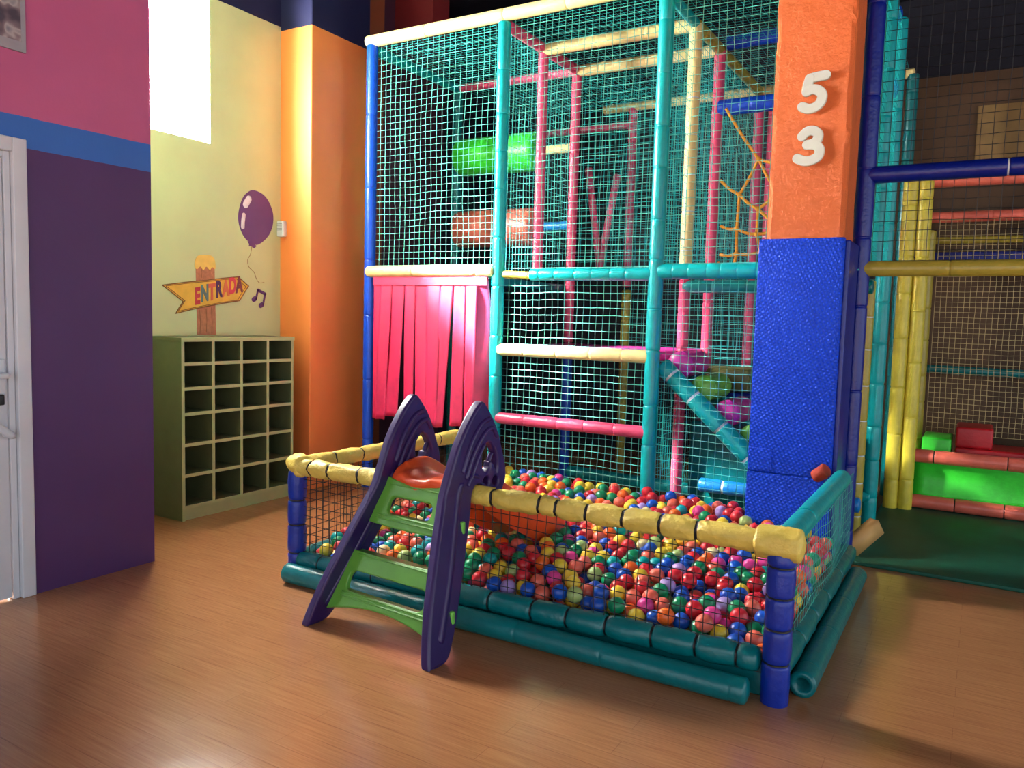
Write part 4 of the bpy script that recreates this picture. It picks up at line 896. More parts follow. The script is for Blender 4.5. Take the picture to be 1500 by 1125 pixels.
356,1044,2489,517,4469,1874,75,865,2543,75,3510,1023,75,4750,938,340,2750,2882,462,4306,2977,75,1690,1707,303,3635,1121,75,897,2987,343,3503,2659,
558,1087,542,202,3474,1837,75,2947,3820,342,3580,3694,214,3964,3536,514,1568,2074,412,3249,2800,562,3638,2534,401,2971,1922,75,2907,1579,378,4102,
514,75,3734,1364,75,4369,2609,615,1941,2094,421,2823,2254,353,3995,2425,554,707,708,349,4166,2607,407,5023,3017,189,4981,1727,75,4098,1821,344,2174,
2488,496,4372,2338,552,1644,300,75,2899,2335,462,3529,3179,75,5110,928,332,1573,942,75,3160,3401,207,2759,2110,525,506,2629,496,4421,1071,75,775,
1980,498,570,1944,75,2400,2748,446,4878,2150,214,2777,3029,472,3477,1984,391,1107,3414,210,4991,1707,299,3926,2294,532,2631,1229,350,1717,3215,420,
3030,2593,350,568,1796,75,3400,2906,75,3691,2323,75,768,3418,445,2056,3341,276,4566,2391,587,1641,556,75,1490,2376,75,4295,2679,75,3465,3492,337,
3355,2609,75,1545,1347,204,2394,1199,208,1309,2143,202,1715,1437,75,2355,1747,75,5110,639,75,2102,3394,476,4101,2487,469,4176,1816,216,4096,2281,
303,440,663,211,2452,3707,218,3016,1662,317,1794,1761,75,1297,2241,514,703,643,214,1138,2996,469,879,3079,460,2884,2088,204,440,1871,75,1828,3565,
75,4939,1478,330,2940,2009,393,4567,2007,355,4843,1521,224,4408,2811,601,2792,2332,208,4773,1787,207,1158,2377,278,2349,3329,205,1192,2510,507,567,
2977,75,1197,2262,366,2312,1978,261,4722,2309,344,3977,3437,75,4588,1484,193,4961,2441,432,440,1573,75,4576,2281,355,3038,1537,75,1645,3541,219,
4485,1226,199,2228,2038,519,1361,3820,547,1233,3482,254,440,749,75,2219,2807,450,986,3313,352,4592,2684,75,2194,3559,493,1153,3475,380,2859,2017,75,
4745,533,75,4569,2243,75,1123,3331,411,3216,2559,75,440,3774,459,1860,3706,353,2747,2030,214,440,3820,75,440,3429,529,1459,2634,75,3423,2126,463,
3367,1091,75,695,1201,75,2891,1285,356,2178,2715,217,1284,2404,204,1622,2367,347,1059,1540,75,4857,1191,214,2685,1736,339,1613,1136,454,2521,3575,
230,2615,2132,242,440,2313,75,1319,1460,333,3090,2104,335,4883,1381,191,554,1553,191,2295,2825,224,3892,2760,244,440,3730,196,1532,3306,75,1218,
1895,350,3559,2875,209,3734,2318,530,4050,2850,75,566,1642,331,1316,300,75,1874,763,203,3717,2644,339,3144,2398,333,440,899,75,3874,1297,75,1429,
957,317,2109,1584,348,3217,2485,205,2846,2630,203,1809,3384,474,919,1952,461,1238,3305,75,815,1697,195,2456,1987,222,1367,1523,198,1576,684,324,
1265,670,312,3172,2546,334,4983,1271,210,4359,1657,334,5029,1909,213,642,2831,351,676,1364,75,440,2018,75,3652,976,75,4754,2596,571,1340,1436,75,
941,3172,329,2453,1743,184,3608,2401,338,4180,3053,373,2361,1838,254,1595,3820,442,4521,2773,258,955,2654,184,2944,2515,461,3653,3000,408,894,3064,
214,1334,1981,316,4401,2236,205,3272,2312,331,2950,1088,75,1605,3179,75,4749,2734,512,1156,2289,509,675,2729,463,1521,3162,210,843,1402,200,3500,
1983,75,3713,3011,205,2103,1138,202,1378,2101,75,1812,3532,454,1606,2651,75,950,3820,75,2658,2310,354,4665,2153,327,1716,429,75,1225,2266,204,3558,
300,75,4344,1795,75,4010,2567,381,3683,2076,213,4130,2866,209,1963,2290,402,1435,3476,474,3932,2901,506,2863,3366,210,2070,422,256,4883,300,75,4851,
2101,75,1669,2786,75,2382,3226,338,4088,1776,75,2692,1819,75,2998,2068,75,1797,2094,462,795,467,337,3629,1424,195,4976,1701,469,4209,2504,207,1652,
812,341,2268,3571,343,2755,2372,450,2124,3566,75,2049,3185,75,2690,3433,337,3111,1747,200,3845,1292,378,1289,2220,75,3232,2457,483,3506,2385,446,
4983,1340,366,3006,3364,454,3563,2196,203,1568,429,75,4057,2853,340,2805,1725,75,4180,3682,469,2783,2518,430,2054,2566,451,2328,2121,221,2849,984,
247,4603,3008,319,2329,1444,244,3995,3820,261,2069,300,343,2530,3469,337,4966,3120,75,3994,3348,207,2779,845,208,3994,1388,75,3484,1610,200,3660,
3568,211,3892,901,215,1085,1996,214,1954,1147,209,1102,2635,209,1752,1427,335,981,645,213,3237,1161,75,4229,2391,544,4038,863,210,776,2764,351,1191,
927,75,2203,2934,75,4850,2538,75,958,3420,209,570,809,359,1434,3197,507,1583,3468,494,1682,3820,75,3262,2342,575,4180,3820,410,4301,982,75,4850,
2686,75,2637,2211,75,4221,1712,75,2893,576,207,1681,2633,443,1003,3459,380,2746,3346,445,4749,2751,335,1699,2790,222,3473,2439,205,4727,679,75,2858,
3302,75,1665,3343,480,3788,3771,483,3083,3257,212,2826,557,75,2080,2939,345,3534,1900,203,818,3820,512,4444,2165,75,4980,2259,212,4625,2763,591,
2400,2582,456,3474,3232,335,4693,2320,75,2970,3625,276,4610,1336,198,674,3037,326,3616,1051,312,3747,3564,75,1523,1156,244,4241,1896,339,1991,1538,
75,1905,2005,538,4590,2983,75,4265,1272,75,3412,2829,204,2318,2488,538,2535,2916,301,4048,1893,222,1857,2864,458,1253,1395,473,3967,3693,75,2983,
822,75,1269,1283,207,2485,3688,401,1118,3735,362,2390,2697,75,2125,3820,75,2438,1869,75,822,3126,75,701,490,210,4977,3033,479,3769,2463,549,1354,
637,199,1403,2347,543,4180,3529,344,4201,2865,381,3302,3820,75,440,1344,75,3566,1202,345,4981,2834,206,3457,2516,332,1023,3693,75,1829,3820,75,2964,
1766,223,2143,2443,206,1416,3566,339,2273,3714,203,4139,2168,214,1754,3437,75,1952,3820,384,2860,3561,75,3222,1880,75,2434,2649,323,2247,1079,75,
4345,1284,201,2261,3691,465,4057,3230,275,440,2859,380,1994,3131,204,692,1469,443,2567,3820,75,4305,2972,387,1048,3407,517,1800,894,202,4043,2054,
75,3336,1933,340,2776,2260,75,1781,2492,399,961,1646,493,1067,3596,406,3873,2516,347,2388,1587,196,567,2535,75,2668,1449,307,440,2763,495,2580,3341,
394,2762,3565,340,2087,300,75,3628,1573,209,4180,3672,75,2704,3739,202,2004,3299,410,2679,557,75,4304,2827,75,2519,2501,213,4233,2757,210,2496,3434,
75,4890,3120,565,1140,2771,464,2384,818,75,1650,896,199,2345,3185,75,1500,3345,514,3751,3455,245,3809,770,75,2831,1871,75,2524,2844,480,1763,2202,
561,1271,3015,543,2907,2236,208,3395,1999,219,1900,2677,75,3643,2032,75,440,3671,334,4430,3120,499,2018,935,75,708,795,222,1679,3308,75,3062,1792,
376,3819,3820,225,2347,3698,343,3103,2582,205,4995,3120,358,566,1647,75,2632,1646,75,2627,1007,75,3635,2706,75,2987,1232,75,753,2846,207,3214,2020,
332,4841,916,75,1419,686,75,2163,681,75,4351,2378,210,891,1591,349,3076,2434,204,2635,3277,519,2804,2406,75,4605,2735,376,3453,3307,75,4065,804,75,
875,2766,238,1086,2067,75,1873,3820,256,931,2507,205,825,3421,75,1108,2455,75,3473,856,262,1163,558,75,4455,782,75,3306,2241,204,3475,3596,474,
4184,2739,476,2252,2211,75,3157,2881,198,866,1747,326,4370,1997,270,2301,1219,75,2949,2154,339,2883,1090,349,1649,2525,337,3201,3801,216,1256,2474,
75,2036,1384,204,1930,3575,373,2420,3820,75,2634,2745,507,3742,3693,207,4664,2969,582,4712,2989,442,692,3198,75,1865,682,75,2402,2336,385,1528,3605,
470,1340,922,197,3838,3190,518,1294,2585,426,3540,1357,338,3275,842,75,772,980,303,3890,3820,75,1801,810,326,787,2345,501,1848,2795,222,1839,2384,
485,440,2622,361,1567,2861,239,2157,2881,211,2168,3820,222,3786,2576,453,3868,2013,404,3671,3692,75,4720,2760,75,911,3377,465,4981,1576,225,4377,
1859,208,1510,2220,535,2898,2714,344,4161,2612,75,3083,1828,75,3011,3388,207,3292,3607,464,863,3421,329,4766,2421,217,680,3184,352,4973,2223,556,
562,1539,440,1219,2761,75,3025,2139,205,4057,3451,297,888,3228,463,2712,2953,334,4474,2497,206,4251,889,208,3701,1652,75,1407,1229,197,440,3051,75,
4461,2542,351,809,3702,420,3624,3132,207,1235,3698,488,4932,2544,199,3121,3011,262,3074,3170,75,2636,1766,201,1252,1203,333,1752,3594,331,1572,3227,
457,2095,1061,75,1244,2000,198,1299,3514,425,1094,1578,487,3322,2861,447,3910,1674,210,2548,1523,75,4040,2747,219,607,3467,474,4512,1079,212,4630,
442,75,3043,2961,451,2815,3555,516,4198,3084,75,917,993,272,555,3051,205,3913,2800,75,570,1871,205,3585,3820,340,1905,2154,556,1526,3310,231,1691,
3470,390,3510,3690,346,1501,900,199,2266,3820,373,2767,1584,75,2580,1915,75,1494,2351,424,998,2729,491,694,947,181,3503,999,229,3104,2253,339,2706,
3694,390,4180,3289,214,700,2018,75,1220,300,214,764,2234,190,2550,1770,75,1239,3052,75,440,3132,255,2418,2925,207,1372,3704,380,3284,1502,329,3835,
3577,228,3294,2460,331,4887,2661,549,1036,3105,485,4670,2640,274,2190,3443,337,3017,1311,210,4696,2891,324,4981,2683,224,4251,2571,530,4292,2741,371,
836,2600,274,1505,3608,215,1308,1044,324,3154,3820,75,4329,2498,297,1733,1603,75,4115,1101,202,3058,1683,75,3158,1579,356,1654,1449,215,4435,1670,
205,3025,2215,75,2070,2441,75,1473,3744,483,2363,3820,258,1347,817,75,3511,3560,212,3589,3693,473,3344,1556,200,802,3548,511,2388,2317,532,2207,
1334,75,3421,1564,328,2586,2782,213,3955,1307,201,4462,2099,209,1666,2435,476,4992,1021,332,4745,2219,217,440,1111,208,1793,1065,75,2538,2312,526,
4165,1039,75,3445,2266,514,1947,633,201,3353,2371,460,4183,2005,75,2074,2606,211,1079,2049,454,1559,3522,341,814,1548,210,3911,605,209,3197,1734,75,
1386,3038,75,3997,2399,367,2974,557,75,4330,2600,406,570,3207,253,3764,1940,75,2686,3488,476,947,3553,278,4983,1111,213,3130,1265,75,3882,3820,377,
1442,3419,336,3317,2607,335,2966,2706,552,961,1723,208,3172,1183,208,1097,3565,75,1954,3416,493,3256,1340,75,1399,2604,534,2219,2572,199,2079,567,
223,3301,2318,75,1488,2934,350,3962,1454,363,1269,3383,360,2216,2069,75,2198,3439,75,2526,1122,345,2962,2531,203,2618,1345,210,3328,2464,75,4833,
2364,430,2513,1466,234,1164,1084,314,4981,2173,75,4090,2951,449,440,3347,75,4851,2979,75,4980,2759,75,839,2004,323,3449,3820,75,713,2117,509,2560,
951,196,2085,2391,566,2988,2679,207,3383,945,75,3523,3692,75,4684,3120,377,1150,1286,466,1523,2119,75,2029,3202,522,440,1724,333,3774,2753,75,4922,
3120,227,1780,2409,75,2743,3033,211,513,2342,506,4148,2734,330,2746,2606,560,568,886,231,4992,1107,460,4081,2988,280,3194,716,75,2402,1500,75,2599,
3049,351,1460,3434,75,2343,3565,473,2531,558,75,3816,2637,206,566,3273,75,1091,3308,75,1001,2588,310,1952,808,323,3525,3436,75,4438,927,75,3175,
3218,336,919,3577,423,3849,1937,204,3858,1060,216,440,1461,168,2044,1675,75,3910,3143,349,3032,2088,481,2183,945,75,2715,2010,423,4982,1877,75,1509,
2472,338,2779,1192,393,1730,942,329,2934,3690,75,2914,1764,371,3302,1643,378,1156,1180,199,833,783,75,1651,1221,337,4453,2990,368,1955,3030,309,
3177,3139,208,849,2107,215,3422,2661,428,2720,1965,75,2354,682,220,1726,681,324,4727,1429,203,3129,3087,393,1650,639,202,786,1606,75,1170,3692,75,
2483,3096,523,2706,2872,208,4233,1564,75,2749,1333,354,4856,2624,324,2864,1271,209,944,689,75,2346,3692,75,3546,3465,486,4305,1581,206,1655,2595,
205,1208,3613,358,2749,2723,413,1938,1344,308,948,3053,75,1578,943,320,3966,569,75,2963,2303,330,1655,2551,576,2547,3440,502,3626,2426,527,1449,
1547,75,4493,2750,474,4191,2152,75,4248,2627,283,3824,3437,75,3919,2721,489,1579,2256,75,925,1447,331,3556,2764,465,3752,850,202,4867,2467,318,1638,
2940,358,2610,812,212,4126,2020,229,3971,1612,350,568,3499,207,3392,3362,340,3825,2249,432,1504,815,324,1926,2660,464,565,1950,371,4861,2051,337,
3322,1784,330,2470,2013,75,1495,1277,325,4114,1968,369,4059,3308,403,3093,2882,334,3896,3564,75,4848,1493,75,3912,3704,214,1098,2619,466,2666,2466,
352,3667,2177,75,1598,3820,292,4090,3447,449,4492,490,75,3800,2897,75,1284,2732,474,2051,3693,75,1557,1863,75,3239,987,75,3769,1624,214,3960,3022,
422,789,1973,185,4789,1928,252,1332,2323,341,2759,3188,212,2854,1440,347,4411,2249,377,3698,2776,202,4532,782,204,4447,2899,223,702,1795,204,2855,
2715,75,1363,3655,212,2550,2365,267,1491,556,75,1976,3565,75,1819,2798,75,3992,3566,217,2299,2584,326,1619,2792,361,3107,2664,458,4863,1668,222,440,
1300,406,1585,1609,75,809,1298,75,4663,2776,212,3782,3236,359,844,758,313,1168,1871,209,3426,1545,75,2879,1336,75,565,1269,75,4635,858,288,1454,
2724,463,1509,1219,75,1389,2457,426,1573,3031,260,1078,2488,218,4108,1672,346,4070,3009,75,3500,2586,207,3310,3025,75,4383,2469,457,3701,3166,464,
2040,2417,422,2654,2815,343,1026,3134,212,1753,3182,75,3120,559,75,2611,2672,312,1313,2615,75,2135,1662,197,3449,2977,204,3062,1453,197,1822,2246,
431,1239,430,75,1083,3192,372,566,3125,75,4700,1580,221,936,1985,211,2752,1102,277,3312,1641,75,3129,2729,207,1036,1191,442,4436,2689,349,440,3673,
593,1402,2496,75,3299,1261,209,1987,487,363,569,1800,337,2846,2924,204,3402,1154,206,1925,2424,75,1328,2894,75,984,1336,455,4023,2558,75,2861,3820,
75,3341,3011,442,3282,3820,473,1042,949,352,1613,1999,75,3364,1239,75,440,2747,280,565,3421,75,3203,1503,201,3705,300,75,2141,1943,75,3329,2756,
339,3228,3691,75,1093,3032,75,1941,809,75,1189,2150,465,4723,2027,75,2218,621,208,4855,1804,75,823,1697,461,1002,3820,448,2099,3820,355,3722,1799,
75,767,2616,406,1144,2202,75,1928,1486,200,2113,3221,205,1725,766,201,1285,1605,342,767,2497,496,2255,2616,465,2528,2311,75,3491,3015,427,4286,2530,
75,880,3820,361,1388,3563,75,4361,2996,547,2139,2622,560,3270,2780,202,1850,1898,75,679,561,339,1868,2289,75,3262,1323,341,4911,2397,189,4918,804,
201,1087,1727,493,659,2675,321,2735,1294,75,1425,943,75,558,3820,217,1176,1503,348,3431,3687,214,3332,2389,204,5110,809,422,3679,2897,295,3133,1038,
220,887,2914,212,542,2872,488,4701,972,75,1476,3225,343,2042,1709,302,4183,893,75,4357,543,75,726,1325,422,3496,2121,331,4647,1891,207,2107,979,
314,2950,2900,75,1053,2722,352,806,3106,330,5010,2772,341,4180,3379,75,4084,658,75,3459,1846,336,4352,2711,505,3598,3564,75,4219,2692,614,3024,1353,
354,973,442,222,4716,2014,350,685,2913,469,3105,2656,75,1321,1965,75,706,2043,379,2674,2425,208,4505,3038,210,1505,2577,231,3027,3193,337,4311,2234,
75,3871,2450,212,2723,2650,75,4030,3820,407,685,1621,467,4531,1300,321,2641,3407,75,568,3570,75,2803,2834,329,1648,1081,75,2523,1342,324,1763,2448,
597,1132,1340,202,3402,3064,317,3840,1693,341,2758,3127,75,3887,1527,203,670,2199,312,1097,3553,266,4230,2384,297,876,3694,75,817,2959,527,1499,300,
75,3838,1546,369,568,2018,233,4782,2866,204,440,2025,340,2462,2121,287,4980,2612,75,1150,3171,75,4696,1806,333,440,2213,486,2288,1305,197,1083,3693,
212,824,2683,75,1019,1861,205,2636,2425,525,998,2121,212,1314,3434,75,4015,2412,75,3050,3585,396,2106,2188,75,2908,1414,209,5067,1220,75,2470,3339,
293,2198,3585,210,4266,3120,271,1396,1164,331,2458,1640,75,2713,3561,75,2421,3308,75,3467,2513,75,3448,2292,203,4461,2604,487,2045,2164,502,4767,
883,201,3825,3186,75,3077,2510,75,1793,2656,218,1822,1382,212,3700,1605,363,1189,1837,485,569,1120,75,2156,1196,75,2330,1310,338,539,2653,219,2196,
3187,75,4250,1945,197,2272,3312,75,2480,982,75,4980,2465,75,3176,3820,364,904,2439,501,1664,1159,202,2311,684,75,1145,1650,366,3883,2510,75,3093,
2508,456,5110,1015,457,3830,624,75,4849,2249,75,1074,1054,200,2342,3438,343,1565,2358,556,4405,2836,353,1959,2171,75,3244,2633,207,498,2863,206,850,
1404,452,688,3747,497,796,431,75,3977,2034,217,3183,2315,451,629,1508,312,1838,2544,75,1260,2681,222,1810,1179,212,2558,3695,568,3080,3432,75,2050,
3439,75,1607,3435,75,3362,3547,211,2012,2518,315,3892,1151,75,2240,2905,339,3910,1006,75,926,3709,514,3863,2666,361,1412,2226,422,1874,3820,512,
1547,2514,75,440,2324,343,4001,3359,533,1285,3820,418,843,2161,75,3547,2636,340,935,1883,329,2663,3820,321,1975,2576,583,3336,1786,75,440,812,210,
4646,2331,217,1860,3259,409,4604,2053,217,1462,3691,75,2391,2188,401,2641,3691,75,1719,939,75,468,2484,489,3612,2279,453,4783,2570,205,1267,2379,
464,2165,2645,349,3750,3212,215,4761,1660,331,2164,3142,502,1564,2224,382,4616,1002,324,1680,3053,75,2189,3698,333,3189,2413,75,1485,1652,203,855,
1841,210,694,3051,75,2540,2547,354,4384,2616,220,1054,2318,75,3320,1409,208,1612,3162,328,4087,3721,197,1016,2339,504,1902,3438,75,2701,2167,365,
4117,736,199,4180,3682,319,4853,1953,75,883,2230,503,972,3702,357,2432,3457,209,4855,2544,456,2902,3562,394,816,1548,471,1394,1467,463,1570,2652,
344,2669,3594,214,1814,1328,75,4923,1804,208,1240,1544,477,4271,2204,352,2858,1670,269,566,2304,262,544,3102,365,4995,799,328,3963,3696,354,3320,
805,218,440,3577,217,1280,767,201,3380,3616,343,1906,2417,345,2337,1047,240,3367,1704,199,3025,2570,575,3750,3311,75,2352,2935,464,2819,2079,339,
568,2682,75,2169,2947,466,2995,3459,338,2293,2815,75,3857,2254,213,3217,914,214,703,2475,335,3362,949,223,1644,812,75,2993,3044,75,1227,3185,202,
3450,3563,75,3088,1600,202,2633,2987,483,3892,2161,332,969,1804,75,2414,3820,399,440,3199,75,1034,1546,353,708,3820,222,1499,1727,75,3212,3541,212,
1426,2450,215,4862,1771,344,3191,2338,204,1783,1525,211,3406,2907,332,2165,2133,420,1326,2095,496,1786,1282,317,5110,786,75,3414,2222,75,907,2694,
365,3381,2757,75,2014,681,75,2250,1161,200,4429,2393,337,4321,2086,75,4865,1019,211,693,3346,75,3065,3723,338,440,2393,209,3377,3435,75,3810,3690,
357,5110,706,302,3795,707,210,871,1252,202,2143,2348,324,2318,3820,514,3186,1723,328,4111,1479,75,1337,3171,396,568,660,344,3081,3691,75,3302,2948,
203,2841,3437,340,1409,2688,205,4722,2461,358,2491,3578,503,934,3687,213,1502,639,201,3932,3794,517,851,2374,265,3350,3820,218,789,1457,75,2006,
2392,236,2007,2840,431,1058,1908,497,1466,1176,462,4366,1135,200,569,2091,75,440,3361,396,3454,3053,75,575,972,75,2560,3820,430,3712,1237,337,2365,
2259,262,3928,429,75,2447,3216,204,3298,3362,497,685,1624,192,4591,2098,75,1688,3068,417,1261,1752,346,3019,1378,75,3621,912,258,4117,2387,199,2101,
818,319,655,1361,300,2421,2416,75,571,1035,210,1724,2272,75,1009,2827,210,4138,588,205,3142,3485,333,2584,3271,223,1860,2391,205,1243,3820,75,829,
1840,503,440,2903,75,440,3273,206,1493,3757,206,1582,3371,358,4003,2716,365,3593,3449,272,3326,3144,211,3858,1397,272,1787,1673,195,3380,3179,75,
698,3572,201,4150,2354,421,722,3058,466,1758,2016,75,2539,1715,300,1941,2677,218,3229,2169,338,3805,2230,75,2996,3046,337,2622,3127,221,1985,645,
345,4403,1215,75,3734,3820,350,440,602,75,1963,3151,397,4831,2239,511,4574,2425,311,1455,3820,336,440,2051,487,4980,2319,75,2653,2218,498,2866,723,
213,4451,2894,484,3689,1899,411,648,2407,501,2090,808,75,2818,3622,205,1346,2357,75,2921,3751,211,800,942,75,2296,2730,553,4172,1652,212,4496,2688,
611,1576,2448,206,4180,3297,490,4910,2003,204,5110,1032,218,1763,3820,363,2353,3213,484,1534,3563,75,825,3196,207,4614,2647,496,4558,2552,598,3093,
3343,334,4924,1295,75,3740,1489,271,2410,2396,223,4768,2083,472,871,300,75,1875,1022,204,4216,3007,511,4251,1039,205,2090,1810,111,3540,3232,470,
785,3694,202,4688,2468,75,1248,2814,346,4590,2833,75,2843,2402,330,3912,2834,373,1849,652,404,3661,2851,75,1727,1024,203,2919,1628,75,3030,1502,348,
3228,3433,75,2831,2449,554,3166,2803,438,4444,1522,208,1073,320,213,964,3003,569,2102,3167,344,1199,2338,75,568,2100,359,1419,300,198,4050,2811,484,
3240,3275,213,1499,1962,485,3043,2367,439,1354,829,314,671,3698,308,1948,891,200,1386,3305,75,943,429,75,4155,2312,75]
